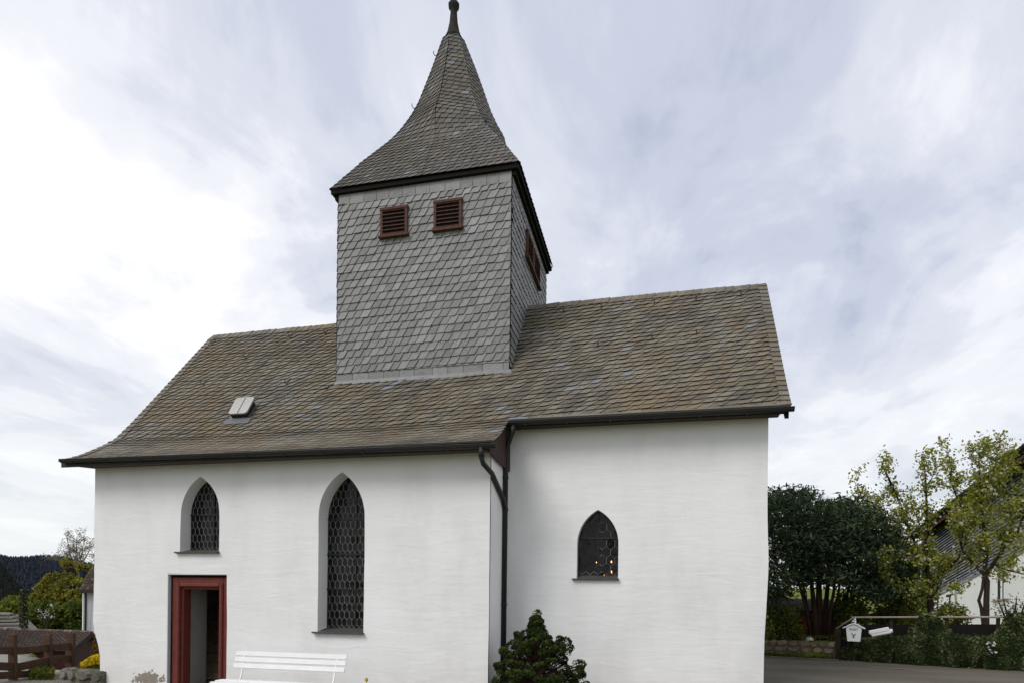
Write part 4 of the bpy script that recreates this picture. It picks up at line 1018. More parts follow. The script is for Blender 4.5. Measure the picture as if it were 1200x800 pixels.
# stump post
p = G(919, 18.7); z = hgt(p[0], p[1]); o = thing('wooden_post', 'short dark round wooden post standing on the garden edge left of the yew', 'post', (p[0], p[1], z))
k = MB(); k.lathe((p[0], p[1], z-.05), [(.12, 0), (.125, .1), (.118, .33), (.10, .36)], 12); k.build('post', M['bark'], o)
# orange boarded hut panel with lean roof
p0, p1 = W(934, 742, 20.6), W(957, 742, 20.6); o = thing('garden_shed', 'small orange-brown boarded shed with a dark roof seen behind the yew stems', 'shed', ((p0[0]+p1[0])/2, (p0[1]+p1[1])/2, .45))
k = MB(); dv = (p1-p0)*[1, 1, 0]; dv /= np.linalg.norm(dv); bk = np.array([-dv[1], dv[0], 0]); z0, z1 = .45, float(W(940, 718, 20.6)[2])
for i in range(9):
    a = p0+dv*i*.16; k.hexa([(*(a+bk*0)[:2], z0), (*(a+dv*.152)[:2], z0), (*(a+dv*.152+bk*1.2)[:2], z0), (*(a+bk*1.2)[:2], z0), (*(a)[:2], z1), (*(a+dv*.152)[:2], z1), (*(a+dv*.152+bk*1.2)[:2], z1+.1), (*(a+bk*1.2)[:2], z1+.1)], c=random.random())
k.build('boarding', M['orange'], o)
k = MB(); a = p0-dv*.9-bk*.25; b = p0+dv*1.8-bk*.25; k.hexa([(*a[:2], z1+.02), (*b[:2], z1+.02), (*(b+bk*1.8)[:2], z1+.42), (*(a+bk*1.8)[:2], z1+.42), (*a[:2], z1+.08), (*b[:2], z1+.08), (*(b+bk*1.8)[:2], z1+.48), (*(a+bk*1.8)[:2], z1+.48)])
k.build('roof', M['bark'], o)
k = MB(); k.bar(p0-dv*.7-bk*.1+[0, 0, .1], p0-dv*.72-bk*.1+[0, 0, z1-.3], .06, .06, up=(1, 0, 0)); k.bar([*(p0-dv*1.1-bk*.22)[:2], z1-.02], [*(p0+dv*.2-bk*.22)[:2], z1-.02], .05, .07); k.build('porch_frame', M['fencewood'], o)
k = MB(); st = G(949, 18.7); k.lathe((st[0], st[1], hgt(st[0], st[1])-.02), [(.10, 0), (.13, .04), (.10, .10), (.03, .13)], 9); tag(k.build('garden_stone', M['housewhite'], None, True), 'small white stone lying in the soil beside the yew stems', 'stone')
# fence with handrail, post, boards
fb, fbD = line_pt(983, .12); ff, ffD = line_pt(1205, .12)
fd = (ff-fb)*[1, 1, 0]; FL_ = np.linalg.norm(fd); fd /= FL_; fn = np.array([fd[1], -fd[0], 0])
fo = thing('roadside_fence', 'dark roadside fence with a pale handrail rising from its end post, overgrown by ivy', 'fence', fb)
def onf(px, off=0.):    # point on the fence line seen at column px
    r = ray(px, 700); A = np.array([[r[0], -fd[0]], [r[1], -fd[1]]]); t, s = np.linalg.solve(A, fb[:2]+fn[:2]*off); return fb+fn*off+fd*s, s
def zf(px, py, off=0.):
    p, s = onf(px, off); D = p@FW-0*H; Dp = (p-[0, 0, H])@FW; return float(W(px, py, (p[0]*FW[0]+p[1]*FW[1]))[2])
k = MB(); zt0 = zf(983, 736); k.bar(fb+[0, 0, -.1], [fb[0], fb[1], zt0], .13, .13, up=(fd[0], fd[1], 0)); k.build('end_post', M['bark'], fo)
for px in (1045, 1110, 1170, 1228):
    p, s = onf(px, -.08); k = MB(); k.bar(p+[0, 0, -.1], [p[0], p[1], zf(px, 724)], .08, .08, up=(fd[0], fd[1], 0)); k.build('post', M['bark'], fo)
p, s = onf(1001); zr_ = zf(1001, 722.7); pe, _ = onf(1150); ze = zf(1150, 722.5); p9, _ = onf(1228); z9 = zf(1228, 722.5)
k = MB(); k.tube([[fb[0]-fd[0]*.05, fb[1]-fd[1]*.05, zt0-.01], [*p[:2], zr_], [*pe[:2], ze], [*p9[:2], z9]], .026, 8); k.build('handrail', M['rail'], fo, True)
k = MB(); a, _ = onf(985, -.07); b, _ = onf(1228, -.07); k.bar([*a[:2], zf(985, 739)], [*b[:2], zf(1228, 739)], .03, .34); k.bar([*a[:2], zf(985, 757)], [*b[:2], zf(1228, 760)], .03, .34); k.build('boards', M['black'], fo)
# ivy hedge
hd_ = thing('ivy_hedge', 'thick dark ivy hedge covering the roadside fence down to the asphalt', 'hedge', onf(1100, .3)[0])
k = MB(); core = MB(); n = 21000
PX = RNG.uniform(986, 1235, n); Z0 = np.zeros(n)
def hedge_top(px): return np.interp(px, [983, 995, 1030, 1060, 1072, 1080, 1100, 1108, 1125, 1165, 1175, 1182, 1205, 1240], [764, 755, 748, 746, 730, 720, 720, 735, 746, 745, 732, 719, 718, 722])
ps, cs, nr = [], [], []
for i in range(n):
    px = PX[i]; offm = .30+.06*math.sin(px*.13)+.05*math.sin(px*.31); p, s = onf(px, offm); zt_ = zf(px, hedge_top(px)+2*math.sin(px*.9))
    h = random.random(); z = .0+(zt_)*h; bulge = math.sin(min(1, h*1.05)*math.pi*.93)*.10+noise.noise(Vector((s*2.2, z*2.6, 1)))*.12
    oo = offm*0+bulge
    if h > .93: oo -= random.random()*.4
    ps.append([p[0]+fn[0]*oo, p[1]+fn[1]*oo, z+random.gauss(0, .025)]); nr.append([fn[0], fn[1], .45])
    cl_ = noise.noise(Vector((s*3.1, z*3.4, 7)))
    cs.append(min(1, max(0, .38+.40*cl_+random.gauss(0, .26))))
leaves(k, np.array(ps), RNG.uniform(.045, .085, n), np.array(nr)*1.2, 1.25, np.array(cs), .6)
k.build('foliage', M['ivy'], hd_)
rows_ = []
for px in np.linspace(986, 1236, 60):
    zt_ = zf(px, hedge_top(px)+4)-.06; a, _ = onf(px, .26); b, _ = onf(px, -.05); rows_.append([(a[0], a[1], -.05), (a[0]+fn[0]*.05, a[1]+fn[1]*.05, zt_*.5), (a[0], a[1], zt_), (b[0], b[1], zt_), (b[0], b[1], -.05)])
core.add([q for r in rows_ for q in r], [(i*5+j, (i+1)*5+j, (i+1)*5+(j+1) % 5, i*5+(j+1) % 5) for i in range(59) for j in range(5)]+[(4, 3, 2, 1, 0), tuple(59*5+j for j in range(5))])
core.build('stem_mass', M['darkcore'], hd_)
p, s = onf(1163, .46); fl = thing('white_flowers', 'small cluster of white flowers growing out of the ivy hedge', 'flowers', (p[0], p[1], zf(1163, 758)))
k = MB(); C = []
for px, py in ((1157, 754), (1160, 752), (1163, 755), (1166, 753), (1159, 758), (1161, 761), (1168, 764), (1163, 764), (1165, 756)):
    q, _ = onf(px, .47+random.uniform(-.03, .03)); z = zf(px, py, .47); C += [[q[0]+random.gauss(0, .012), q[1], z+random.gauss(0, .012)] for _ in range(9)]
leaves(k, np.array(C), .035, None, 1.1); k.build('blossoms', M['whiteflower'], fl)
# letterbox
yaw = math.atan2(fd[1], fd[0])
p, s = onf(1001, .50); zl = zf(1001, 751.0, .50); U = np.array([0, 0, 1.]); sc = 1.
lb = thing('letterbox', 'white house-shaped letterbox with a curved little roof hanging in the ivy near the handrail', 'letterbox', (p[0], p[1], zl))
k = MB(); pts = [(-.150, 0), (.150, 0), (.185, .36), (.10, .42), (0, .45), (-.10, .42), (-.185, .36)]
front = [p+fd*a+U*(zl+b) for a, b in pts]; k.extr(front, None, -fn*.12); k.build('body', M['white'], lb)
k = MB(); rt = [(-.26, .335), (-.18, .375), (-.09, .435), (0, .46), (.09, .435), (.18, .375), (.26, .335)]; V_ = []
for a, b in rt: V_ += [p+fd*a+U*(zl+b)+fn*.035, p+fd*a+U*(zl+b)-fn*.14, p+fd*a+U*(zl+b+.03)+fn*.035, p+fd*a+U*(zl+b+.03)-fn*.14]
k.add(V_, [f for i in range(6) for f in ((4*i+2, 4*i+6, 4*i+7, 4*i+3), (4*i, 4*i+1, 4*i+5, 4*i+4), (4*i, 4*i+4, 4*i+6, 4*i+2), (4*i+1, 4*i+3, 4*i+7, 4*i+5))]+[(0, 2, 3, 1), (24, 25, 27, 26)])
k.build('lid', M['white'], lb)
text('lettering', 'POST', .085, p+fn*.004+U*(zl+.315), math.pi/2, yaw, M['letter'], lb)
k = MB(); q = p+fn*.006+U*(zl+.15)
k.tube([q+fd*-.055+U*.075, q+fd*-.02+U*.03, q, q+fd*.0-U*.04], .009, 6); k.tube([q, q+fd*.03+U*.035, q+fd*.05+U*.05], .009, 6); k.bar(q+fd*-.03-U*.045, q+fd*.03-U*.045, .008, .008)
k.build('emblem', M['letter'], lb)
p2, _ = onf(1001.5, .46); z2 = zf(1001.5, 727.3, .46); hn_ = thing('house_number', 'small white house number above the white letterbox', 'house number', (p2[0], p2[1], z2))
text('numeral', '4', .24, (p2[0], p2[1], z2), math.pi/2, yaw, M['white'], hn_, .01)
# tilted newspaper tube
p, _ = onf(1031, .46); zc = zf(1031, 739.8, .46); nt_ = thing('newspaper_holder', 'white folded-sheet newspaper holder hanging tilted on the dark fence right of the letterbox', 'newspaper holder', (p[0], p[1], zc))
ct, stt = math.cos(.26), math.sin(.26); ax = fd*ct+U*stt; az = -fd*stt+U*ct; ctr = p+U*zc
k = MB(); k.obox(ctr+az*.03, ax, fn, az, .235, .07, .055, b=.02); k.build('upper_tube', M['white'], nt_)
k = MB(); k.obox(ctr+az*-.062+ax*.03, ax, fn*.8+az*.2, az, .225, .075, .035, b=.015); k.tube([ctr+az*-.03+ax*.24+fn*.0, ctr+az*-.03+ax*.30], .05, 10); k.build('lower_tube', M['white'], nt_)
# ------------------------------------------------------------------ white house on the right
ho = thing('white_house', 'white rendered house with dark slate roof and wide dark eaves at the right edge', 'house', G(1190, 27))
def DH(px): return 1./float(np.interp(px, [1085, 1300], [1/33., 1/21.]) if px >= 1085 else 1/33.+(px-1085)*(1/21.-1/33.)/215)         # wall recedes to the left
def HP(px, py, o=0.): return W(px, py, DH(px)+o)
back_ = np.array([FW[0], FW[1], 0])*1.
U = np.array([0, 0, 1.])
k = MB()
def pan(pts, o=0., th=.25): return k.extr([HP(px, py, o) for px, py in pts], None, back_*th)
win = [(1168, 1180, 668, 662, 702.5, 700)]
# wall pieced round its windows
def band(px0, px1): 
    return
topl = lambda px: 699-(px-1096)*.515
def strip_(a, b, ya0, yb0, ya1, yb1): pan([(a, ya1), (b, yb1), (b, yb0), (a, ya0)])
bot = 760
holes_ = [(1169, 1181.5, lambda x: 668-(x-1169)*.5, lambda x: 703-(x-1169)*.2), (1112, 1119, lambda x: 699-(x-1112)*.3, lambda x: 716.), (1098, 1104, lambda x: 703-(x-1098)*.3, lambda x: 716.)]
cuts = sorted([1095, 1230]+[h[0] for h in holes_]+[h[1] for h in holes_])
for a, b in zip(cuts[:-1], cuts[1:]):
    hh = next((h for h in holes_ if h[0] <= a and h[1] >= b), None)
    if hh is None: strip_(a, b, topl(a), topl(b), bot, bot)
    else: strip_(a, b, topl(a), topl(b), hh[2](a), hh[2](b)); strip_(a, b, hh[3](a), hh[3](b), bot, bot)
k.build('wall', M['housewhite'], ho)
for i, (a, b, t_, b_) in enumerate(holes_):
    k = MB(); k.extr([HP(a-.5, b_(a), .20), HP(b+.5, b_(b), .20), HP(b+.5, t_(b), .20), HP(a-.5, t_(a), .20)], None, back_*.03); wn = k.build('window', M['glassdark'], ho)
    k = MB()
    for (x0, x1) in ((a+ (b-a)*.35, a+(b-a)*.45), (b-(b-a)*.12, b)): k.extr([HP(x0, b_(x0), .14), HP(x1, b_(x1), .14), HP(x1, t_(x1), .14), HP(x0, t_(x0), .14)], None, back_*.05)
    k.build('frame', M['white'], wn)
    k = MB(); k.extr([HP(a-1.2, b_(a)+2.2, -.14), HP(b+1.2, b_(b)+2.0, -.14), HP(b+1.2, b_(b), -.14), HP(a-1.2, b_(a)+.2, -.14)], None, back_*.3); k.build('sill', M['rail'], wn)
    k = MB(); k.extr([HP(a-.3, t_(a)-.1, -.02), HP(b+.3, t_(b)-.1, -.02), HP(b+.3, t_(b)-2.2, -.02), HP(a-.3, t_(a)-2.4, -.02)], None, back_*.2); k.build('lintel', M['boardred'], wn)
# blue-grey slate face above the white wall
def slatemat2():
    m, N = newmat('blue grey house slate'); c = N.ramp(rnd(N), [(0, (.085, .09, .105)), (.6, (.14, .15, .175)), (1, (.24, .25, .29))]); out(N, princ(N, c, .45, N.bump(N.noise(obj_co(N), 20., 3, .6), .003), 0., .5)); return m
M['houseslate'] = slatemat2()
k = MB(); upl = lambda px: 533+(1200-px)*.76
rowsn = 26; xsn = 44
for r in range(rowsn):
    for c_ in range(xsn):
        x0 = 1084+(1232-1084)*c_/xsn+(r % 2)*1.6; x1 = x0+(1232-1084)/xsn*.96
        def yy(x, t): a = 700-(x-1096)*.515; b = min(a-1, upl(x)+6); return a+(b-a)*t
        t0, t1 = r/rowsn, (r+1.25)/rowsn
        k.add([HP(x0, yy(x0, t0), -.10), HP(x1, yy(x1, t0), -.10), HP(x1, yy(x1, min(t1, 1)), -.04), HP(x0, yy(x0, min(t1, 1)), -.04)], [(0, 1, 2, 3)], random.random())
k.build('slate_cladding', M['houseslate'], ho)
k = MB(); k.extr([HP(1084, 701, 0), HP(1232, 628, 0), HP(1232, upl(1232)+4, 0), HP(1084, upl(1084)+4, 0)], None, back_*.3)
k.extr([HP(1078, upl(1078), -.9), HP(1236, upl(1236), -.9), HP(1236, upl(1236)+4.5, -.9), HP(1078, upl(1078)+4.5, -.9)], None, back_*1.2)
k.build('eaves', M['black'], ho)
k = MB(); a0, a1 = HP(1076, upl(1076)-1.5, -.95), HP(1238, upl(1238)-1.5, -.95); bk = RT*5.5+back_*6
k.hexa([a0-U*.06, a1-U*.06, a1-U*.06+bk+U*0, a0-U*.06+bk, a0, a1, a1+bk, a0+bk]); k.build('roof', M['houseslate'], ho)
k = MB(); k.bar(HP(1077, upl(1077)+.8, -.98), HP(1238, upl(1238)+.8, -.98), .05, .11); k.bar(HP(1077, upl(1077)+3, -.96), HP(1238, upl(1238)+3.2, -.96), .03, .05); k.build('bargeboard', M['redwood'], ho)
k = MB(); k.tube([HP(1120, 716, -.12), HP(1120, 684, -.12), HP(1121, 678, -.12)], .05, 8); k.build('downpipe', M['zinc'], ho)
# ------------------------------------------------------------------ left side
# neighbouring house
nh = thing('neighbour_house', 'pale rendered house with brown tiled roof half hidden behind the church corner', 'house', G(140, 34, -4))
k = MB(); a = W(98.5, 740, 33.)
def NP(px, py, D=33.): return W(px, py, D)
wl, wr = NP(98.5, 694), NP(150, 694); zb = -5.
k.hexa([(wl[0], wl[1], zb), (wr[0], wr[1], zb), (*(wr+back_*7)[:2], zb), (*(wl+back_*7)[:2], zb), (*wl[:2], wl[2]+.1), (*wr[:2], wl[2]+.1), (*(wr+back_*7)[:2], wl[2]+.1), (*(wl+back_*7)[:2], wl[2]+.1)]); k.build('wall', M['farhouse'], nh)
k = MB()
e0, e1 = NP(92.5, 691.5, 32.6), NP(152, 691.5, 32.6); t0_, t1_ = NP(110+4, 652, 35.5), NP(165, 652, 35.5)
nr_, nc_ = 12, 16
for r in range(nr_):
    for c_ in range(nc_):
        f0, f1, g0, g1 = c_/nc_, (c_+.94)/nc_, r/nr_, (r+1.15)/nr_
        q = lambda f, g: (e0*(1-f)+e1*f)*(1-g)+(t0_*(1-f)+t1_*f)*g
        up_ = np.array([0, 0, .05]); cst = random.random(); fm_ = (f0+f1)/2
        k.add([q(f0, g0)+up_*.4, q(fm_, g0)+up_*2., q(f1, g0)+up_*.4, q(f1, min(g1, 1)), q(fm_, min(g1, 1))+up_*1.1, q(f0, min(g1, 1))], [(0, 1, 4, 5), (1, 2, 3, 4)], cst)
        k.add([q(f0, g0)+up_*.4, q(fm_, g0)+up_*2, q(f1, g0)+up_*.4, q(f1, g0)-up_*.6, q(f0, g0)-up_*.6], [(0, 4, 3, 2, 1)], 0.)
k.hexa([e0-U*.12, e1-U*.12, t1_-U*.12, t0_-U*.12, e0-U*.02, e1-U*.02, t1_-U*.02, t0_-U*.02], 0.)
k.build('roof', M['tile'], nh)
k = MB(); k.tube([NP(95.5, 692.5, 32.6), NP(100.5, 694.5, 32.7), NP(100.7, 698, 32.8), NP(100, 742, 32.85)], .05, 8); k.build('downpipe', M['gutter'], nh)
k = MB(); k.box(0, 0, 0, 0, 0, 0); k = MB(); q0 = NP(98.2, 700, 32.9); k.bar([q0[0], q0[1], -4], [q0[0], q0[1], NP(98.2, 693)[2]], .10, .06, up=(1, 0, 0)); k.build('corner_trim', M['white'], nh)
# garage / shed with pantile roof
gs = thing('tiled_shed', 'dark red shed with brown pantile roof just beyond the plank fence', 'shed', G(60, 21, -2.5))
def Q(px, py, D): return W(px, py, D)
e0, e1 = Q(-60, 757, 22.6), Q(87, 758.5, 18.4); r0_, r1_ = Q(-60, 735.5, 25.4), Q(107, 741.5, 20.4); b0_, b1_ = None, None
nr_, nc_ = 7, 34; k = MB()
for r in range(nr_):
    for c_ in range(nc_):
        f0, f1, g0, g1 = c_/nc_, (c_+.97)/nc_, r/nr_, (r+1.12)/nr_
        q = lambda f, g: (e0*(1-f)+e1*f)*(1-g)+(r0_*(1-f)+r1_*f)*g
        up_ = np.array([0, 0, .045]); cst = random.uniform(.45, .9); fm_ = (f0+f1)/2
        k.add([q(f0, g0)+up_*.6, q(fm_, g0)+up_*2.6, q(f1, g0)+up_*.6, q(f1, min(g1, 1)), q(fm_, min(g1, 1))+up_*1.3, q(f0, min(g1, 1))], [(0, 1, 4, 5), (1, 2, 3, 4)], cst)
        k.add([q(f0, g0)+up_*.6, q(fm_, g0)+up_*2.6, q(f1, g0)+up_*.6, q(f1, g0)-up_*1.2, q(f0, g0)-up_*1.2], [(0, 4, 3, 2, 1)], 0.)
bd = (r0_-e0)*[1, 1, 0]; bE0, bE1 = r0_+bd-[0, 0, r0_[2]-e0[2]], r1_+(r1_-e1)*[1, 1, -1]
k.hexa([e0-U*.10, e1-U*.10, r1_-U*.10, r0_-U*.10, e0-U*.015, e1-U*.015, r1_-U*.015, r0_-U*.015], 0.); k.hexa([r0_-U*.10, r1_-U*.10, bE1-U*.10, bE0-U*.10, r0_, r1_, bE1, bE0], .4)
n_ = 40
for i in range(n_):
    a = r0_*(1-i/n_)+r1_*(i/n_); b = r0_*(1-(i+1.06)/n_)+r1_*((i+1.06)/n_); k.tube([a+U*.02, b+U*.005], [.085, .07], 7, c=random.random())
k.build('roof', M['tile'], gs)
k = MB(); ins = (r1_-r0_)/np.linalg.norm(r1_-r0_)*-.25
tri = [e1+ins+(r1_-e1)*.12-U*.12, r1_+ins-U*.12, bE1+ins-(bE1-r1_)*.12-U*.12]; lowz = -2.6
poly = [np.array([tri[0][0], tri[0][1], lowz]), np.array([tri[2][0], tri[2][1], lowz]), tri[2], tri[1], tri[0]]; k.extr(poly, None, ins*1.)
fl0 = e0+(r0_-e0)*.12-U*.12; k.extr([np.array([fl0[0], fl0[1], lowz]), np.array([tri[0][0], tri[0][1], lowz]), tri[0]-U*.02, fl0-U*.02], None, (r0_-e0)*[1, 1, 0]*.06); k.build('wall', M['darkred'], gs)
k = MB(); k.bar(e1-U*.06, r1_-U*.05, .04, .15); k.bar(r1_-U*.05, bE1-U*.06, .04, .15); k.build('bargeboard', M['bark'], gs)
# plank fence
pf = thing('plank_fence', 'brown weathered plank fence with two wavy rails along the driveway edge', 'fence', G(40, 14, -.3))
def FP(px, py): return W(px, py, float(np.interp(px, [-60, 0, 90], [12.3, 13., 15.])))
for pts, th in (([(-60, 766), (0, 761.5), (25, 762), (55, 758.5), (87, 756)], .16), ([(-60, 784), (0, 780), (22, 781), (45, 776), (62, 772.5), (85, 771)], .17), ([(-60, 797), (0, 791), (34, 789)], .15)):
    k = MB()
    for a, b in zip(pts[:-1], pts[1:]):
        A, B = FP(*a), FP(*b); k.bar(A-(B-A)*.01, B+(B-A)*.01, .045, th, bev=.006)
    k.build('rail', M['fencewood'], pf)
for px, py0, tl in ((-40, 744, 1), (12, 742.5, -1.2), (54, 742.5, -1), (81, 741, .2), (38, 788, 0)):
    k = MB(); a = FP(px+tl*2.2, 0*0+815); t = FP(px, py0); g = np.array([*FP(px-tl*1.6, 700)[:2], hgt(*FP(px, 700)[:2])-.1]); k.bar(g+back_*.06, t+back_*.06, .15 if px < 60 else .19, .09, up=(FW[0], FW[1], 0), bev=.01); k.build('post', M['fencewood'], pf)
# low stone edging, yellow cushion plant, thuja
a, b = W(80, 790, 13.6), W(122, 790, 13.2); a[2] = b[2] = 0
zs_ = float(W(95, 781, 13.6)[2]); stonewall('stone_edging', 'low grey stone edging under the yellow flowers at the church corner', G(81, 13.4), G(128, 12.9), -.45, float(W(95, 780.5, 13.4)[2]), .4, M['grubble'], 0.34, 2)
fb_ = G(108, 13.75); fzb = float(W(105, 785, 13.7)[2]); fp = thing('yellow_flowers', 'cushion of bright yellow flowers spilling over the stone edging beside the church corner', 'flowers', (fb_[0], fb_[1], fzb))
k = MB(); n = 5200; px = RNG.uniform(86, 124, n); D = RNG.uniform(13.2, 14.3, n)
tops = np.interp(px, [86, 95, 108, 124], [784, 776, 767.5, 764]); t = RNG.random(n)**.5; yy_ = 788+(tops-788)*t
C = np.array([W(a, b_, c_) for a, b_, c_ in zip(px, yy_, D)]); cs = np.where((t > .45) & (px > 94) & (RNG.random(n) < .75), RNG.uniform(.42, 1, n), RNG.uniform(0, .36, n))
leaves(k, C, RNG.uniform(.022, .042, n), np.array([0, -.3, 1.]), 1.2, cs); k.build('cushion', M['flower'], fp)
tb = G(117, 15.2); th_ = thing('narrow_conifer', 'narrow brownish conifer squeezed against the church corner above the yellow flowers', 'shrub', (tb[0], tb[1], -.9))
k = MB(); n = 2600; t = RNG.random(n); top_ = float(W(115, 729, 15.2)[2]); zz_ = -.9+(top_+.9)*t; rad = .20*np.sin(np.clip(1-t, 0, 1)*1.9)+.01; an = RNG.random(n)*6.28
C = np.stack([tb[0]+rad*np.cos(an), tb[1]+rad*np.sin(an), zz_], 1); leaves(k, C, RNG.uniform(.025, .045, n), np.array([0, 0, .5]), 2.2); k.build('foliage', M['brownshrub'], th_)
k = MB(); k.tube([(tb[0], tb[1], -1.1), (tb[0], tb[1], top_-.3)], [.03, .01], 6); k.build('stem', M['bark'], th_)
k = MB(); C = []
p = G(55, 14.0); wf = thing('dandelions', 'tuft of green weeds with small yellow flowers under the plank fence', 'flowers', (p[0], p[1], hgt(*p[:2])))
k = MB(); n = 900; C = np.array([G(a, b_) for a, b_ in zip(RNG.uniform(35, 64, n), RNG.uniform(13.4, 14.3, n))]); C[:, 2] = [hgt(c[0], c[1]) for c in C]+RNG.random(n)*.25*1.0; leaves(k, C, RNG.uniform(.03, .05, n), None, 2.2, RNG.random(n)*.3)
for px, py in ((46.5, 784.5), (51, 787), (57.5, 788.5), (59.5, 786.5)):
    c = W(px, py, 13.6); leaves(k, c+RNG.normal(size=(14, 3))*.012, .03, None, 1.1, RNG.uniform(.5, 1, 14))
k.build('tuft', M['flower'], wf)
# golden spring trees beyond the shed
def crowntree(name, label, base, D, blobs, mat, nleaf, ls, barkm='bark', group=None, trunk=None, twigs=0, twmat='bare'):
    o = thing(name, label, 'tree', base, group); k = MB()
    top = W(*trunk[-1], D); pts = [np.array(base, float)]+[W(px, py, D) for px, py in trunk]; m = len(pts); r0 = .018*D*.35
    k.tube(pts, [r0*(1-.8*i/(m-1)) for i in range(m)], 7)
    tips = []
    for px, py, rp in blobs:
        c = W(px, py, D); j = min(range(m), key=lambda i: abs(pts[i][2]-(c[2]-rp/F*D)))
        k.tube([pts[j], (pts[j]+c)/2+U*.1, c], [r0*.35, r0*.2, r0*.05], 5, cap=False)
        for q in range(3): grow(k, c, RNG.normal(size=3)*[1, 1, .5]+[0, 0, .3], rp/F*D*.8, r0*.08, 0, tips)
    k.build('trunk', M[barkm], o)
    k = MB(); tot = sum(b[2]**2 for b in blobs)
    for px, py, rp in blobs:
        c = W(px, py, D+random.uniform(-.6, .6)*rp/F*D); R = rp/F*D; n = int(nleaf*rp*rp/tot)
        d = RNG.normal(size=(n, 3)); d /= np.linalg.norm(d, axis=1)[:, None]; C = c+d*R*(RNG.random(n)**.5*RNG.uniform(.8, 1.5, n))[:, None]*np.array([1, 1, .8])
        leaves(k, C, RNG.uniform(ls*.6, ls*1.4, n), np.array([0, 0, .4]), 1.6, np.clip(random.random()*.45+RNG.random(n)*.55, 0, 1))
    k.build('crown', M[mat], o); return o
def rb(px0, px1, py0, py1, n, r0, r1, topf=None):
    r = []
    for _ in range(n):
        px = random.uniform(px0, px1); lo_ = topf(px) if topf else py0; r.append((px, random.uniform(lo_, py1), random.uniform(r0, r1)))
    return r
bt = G(88, 48, -8)
crowntree('spring_tree', 'golden olive budding tree between the forest hill and the pale house', bt, 46, rb(34, 118, 655, 734, 150, 2.5, 6.5, lambda x: np.interp(x, [34, 45, 60, 85, 110, 120], [706, 690, 664, 655, 664, 675])), 'olive', 17000, .13, trunk=[(88, 730), (86, 700), (88, 665)])
# the tall bare-topped birch
bo = thing('bare_birch', 'tall thinly budding birch whose bare twigs rise above the hill beside the church', 'tree', G(92, 50, -8)); k = MB(); tips = []
base_ = G(92, 50, -8)
k.tube([base_, W(91, 700, 50), W(90, 670, 50), W(89, 650, 50)], [.35, .25, .16, .08], 8, cap=False)
for px, py in ((70, 640), (78, 632), (88, 628), (96, 630), (104, 637), (66, 650), (110, 648), (84, 640), (92, 637), (100, 645), (74, 655), (107, 660)):
    e = W(px+2, py+6, 50+random.uniform(-1.5, 1.5)); s0 = W(90, random.uniform(658, 680), 50); k.tube([s0, s0*.5+e*.5-U*.2, e], [.07, .045, .02], 5, cap=False)
    for q in range(4):
        b = s0*.35+e*.65 if q % 2 else e; grow(k, b, np.array(RNG.normal(size=3))*[.7, .7, .4]+[0, 0, .7], .75, .016, 2, tips, .3, .08, (2, 3), .7)
k.build('trunk', M['greybark'], bo); k = MB(); T = np.array([t[0] for t in tips]); T = np.repeat(T, 2, 0)+RNG.normal(size=(len(T)*2, 3))*.09; leaves(k, T, RNG.uniform(.04, .08, len(T)), None, 1.5); k.build('buds', M['bare'], bo)
crowntree('spring_tree', 'low yellow-green trees at the left edge under the dark hill', G(15, 62, -9), 62, rb(-40, 34, 700, 722, 34, 6, 10, lambda x: 704), 'lime', 9000, .26, trunk=[(15, 722), (14, 710)])
crowntree('spring_tree', 'fresh green tree with white blossom showing behind the shed roof', G(62, 40, -8), 40, rb(38, 96, 705, 742, 34, 6, 11, lambda x: 708), 'greenbush', 11000, .13, trunk=[(62, 742), (60, 715)])
k = MB(); C = []
for px, py, r in ((55, 717, 4), (60, 709, 2), (52, 721, 4), (46, 715, 2), (61, 722, 3)):
    C += [W(px+random.gauss(0, r*.6), py+random.gauss(0, r*.45), 38.5) for _ in range(22)]
wb = thing('blossom_bush', 'pale white blossoming bush in front of the green tree behind the shed', 'bush', G(55, 38.5, -6)); leaves(k, np.array(C), .055, None, 1.2); k.build('blossom', M['whiteflower'], wb)
k = MB(); k.tube([G(55, 38.5, -6.1), W(55, 722, 38.5)], [.08, .04], 6); k.tube([W(55, 735, 38.5), W(47, 716, 38.5)], [.05, .02], 6); k.tube([W(55, 735, 38.5), W(61, 710, 38.5)], [.05, .02], 6); k.build('stems', M['bark'], wb)
# ivy-clad pole
p = G(28, 30, -3.5); po = thing('ivy_pole', 'slim ivy-clad pole rising in front of the dark wooded hill at the left', 'pole', p); zt_ = float(W(28, 690, 30)[2])
k = MB(); k.tube([p, [p[0], p[1], zt_]], [.10, .07], 8); k.build('pole', M['bark'], po); k = MB(); n = 2200; z = RNG.uniform(-3.5, zt_, n); an = RNG.random(n)*6.28
C = np.stack([p[0]+.15*np.cos(an)*RNG.uniform(.7, 1.3, n), p[1]+.15*np.sin(an), z], 1); leaves(k, C, RNG.uniform(.05, .09, n), None, 1.3); k.build('ivy', M['ivy'], po)
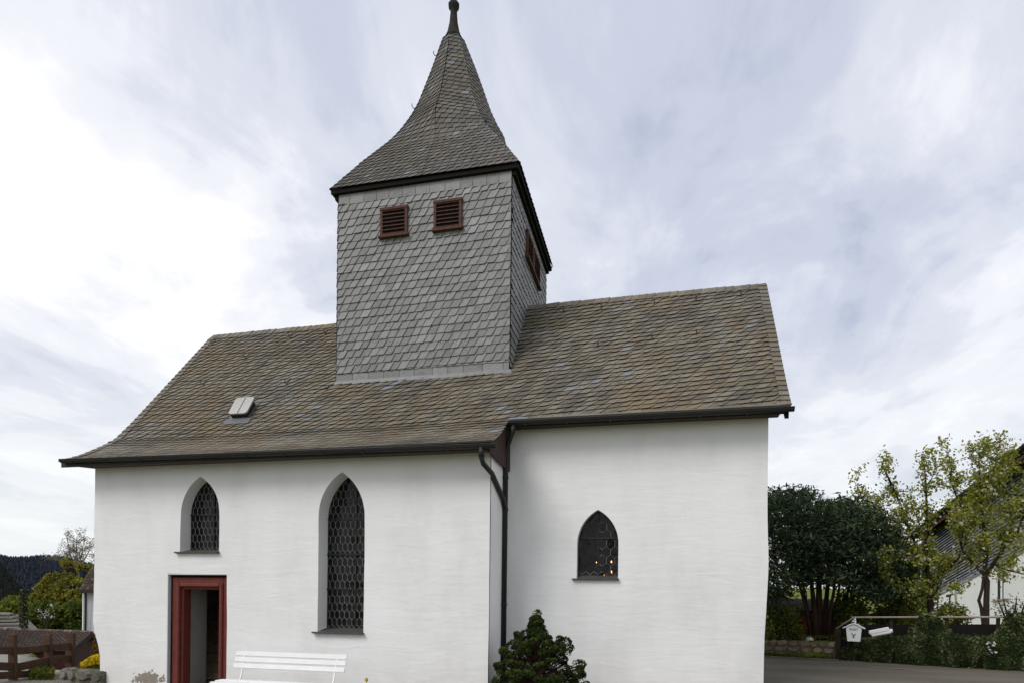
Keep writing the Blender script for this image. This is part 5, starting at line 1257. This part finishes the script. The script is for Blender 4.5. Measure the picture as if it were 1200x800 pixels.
# low barn roofs behind the shed
bo_ = thing('old_barn', 'low barn with grey banded roof behind the pantiled shed at the left edge', 'barn', G(0, 38, -6)); k = MB()
A, B, C_, D_ = W(-60, 742, 34), W(34, 741, 34), W(12, 717, 39), W(-60, 716, 39)
k.hexa([A-U*.15, B-U*.15, C_-U*.15, D_-U*.15, A, B, C_, D_])
for i in range(6):
    t = i/6; a = A*(1-t)+D_*t; b = B*(1-t)+C_*t; k.bar(a+U*.06, b+U*.06, .5, .10, c=random.random())
k.build('roof', M['oldroof'], bo_)
k = MB(); e_ = W(48, 741, 36); f_ = W(26, 720, 40); k.add([B-U*.02, e_, f_+U*0, C_-U*.02], [(0, 1, 2, 3)]); k.extr([B-U*.2, e_-U*.1, f_-U*.05, C_-U*.15], None, back_*.2); k.build('hip', M['oldroof'], bo_)
k = MB(); k.hexa([(A[0], A[1], -7), (B[0], B[1], -7), (*(B+back_*5)[:2], -7), (*(A+back_*5)[:2], -7), (A[0], A[1], A[2]-.2), (B[0], B[1], B[2]-.2), (*(B+back_*4)[:2], B[2]-.2), (*(A+back_*4)[:2], A[2]-.2)]); k.build('wall', M['fencewood'], bo_)
# small things by the wall
p = WV(429.5, 797, 10.35); tu = thing('yellow_tulip', 'single yellow flower tip in front of the nave wall right of the bench', 'flower', (p[0], p[1], -.27))
k = MB(); k.tube([(p[0], p[1], -.27), (p[0]+.005, p[1], p[2]-.01)], .005, 6); k.build('stem', M['greenpole'], tu); k = MB(); k.lathe((p[0], p[1], p[2]-.02), [(.008, 0), (.028, .02), (.030, .045), (.018, .075)], 7); k.build('bloom', M['flower'], tu)
p = W(903, 800, 12.7); rk = MB(); q_ = np.array([UC+.12, VC-.22, 0.])
k = MB(); rr0 = []
for j, (r, z) in enumerate(((.16, -.1), (.19, .03), (.15, .13), (.06, .18))):
    for i in range(9): a = i*2*math.pi/9; f_ = 1+random.uniform(-.14, .14); rr0.append((q_[0]+r*f_*math.cos(a), q_[1]+r*f_*math.sin(a), z+random.uniform(-.01, .01)))
k.add(rr0, [(j*9+i, j*9+(i+1) % 9, (j+1)*9+(i+1) % 9, (j+1)*9+i) for j in range(3) for i in range(9)]+[tuple(27+i for i in range(9))])
m_, N_ = newmat('orange lichened stone'); pp = obj_co(N_); out(N_, princ(N_, N_.ramp(N_.noise(pp, 9., 5, .7), [(.4, (.22, .21, .19)), (.5, (.42, .19, .05)), (.65, (.30, .12, .03))]), .95, N_.bump(N_.noise(pp, 20., 5, .7), .02)))
tag(k.build('corner_stone', m_), 'grey and orange lichened stone at the foot of the choir corner beside the road', 'stone')
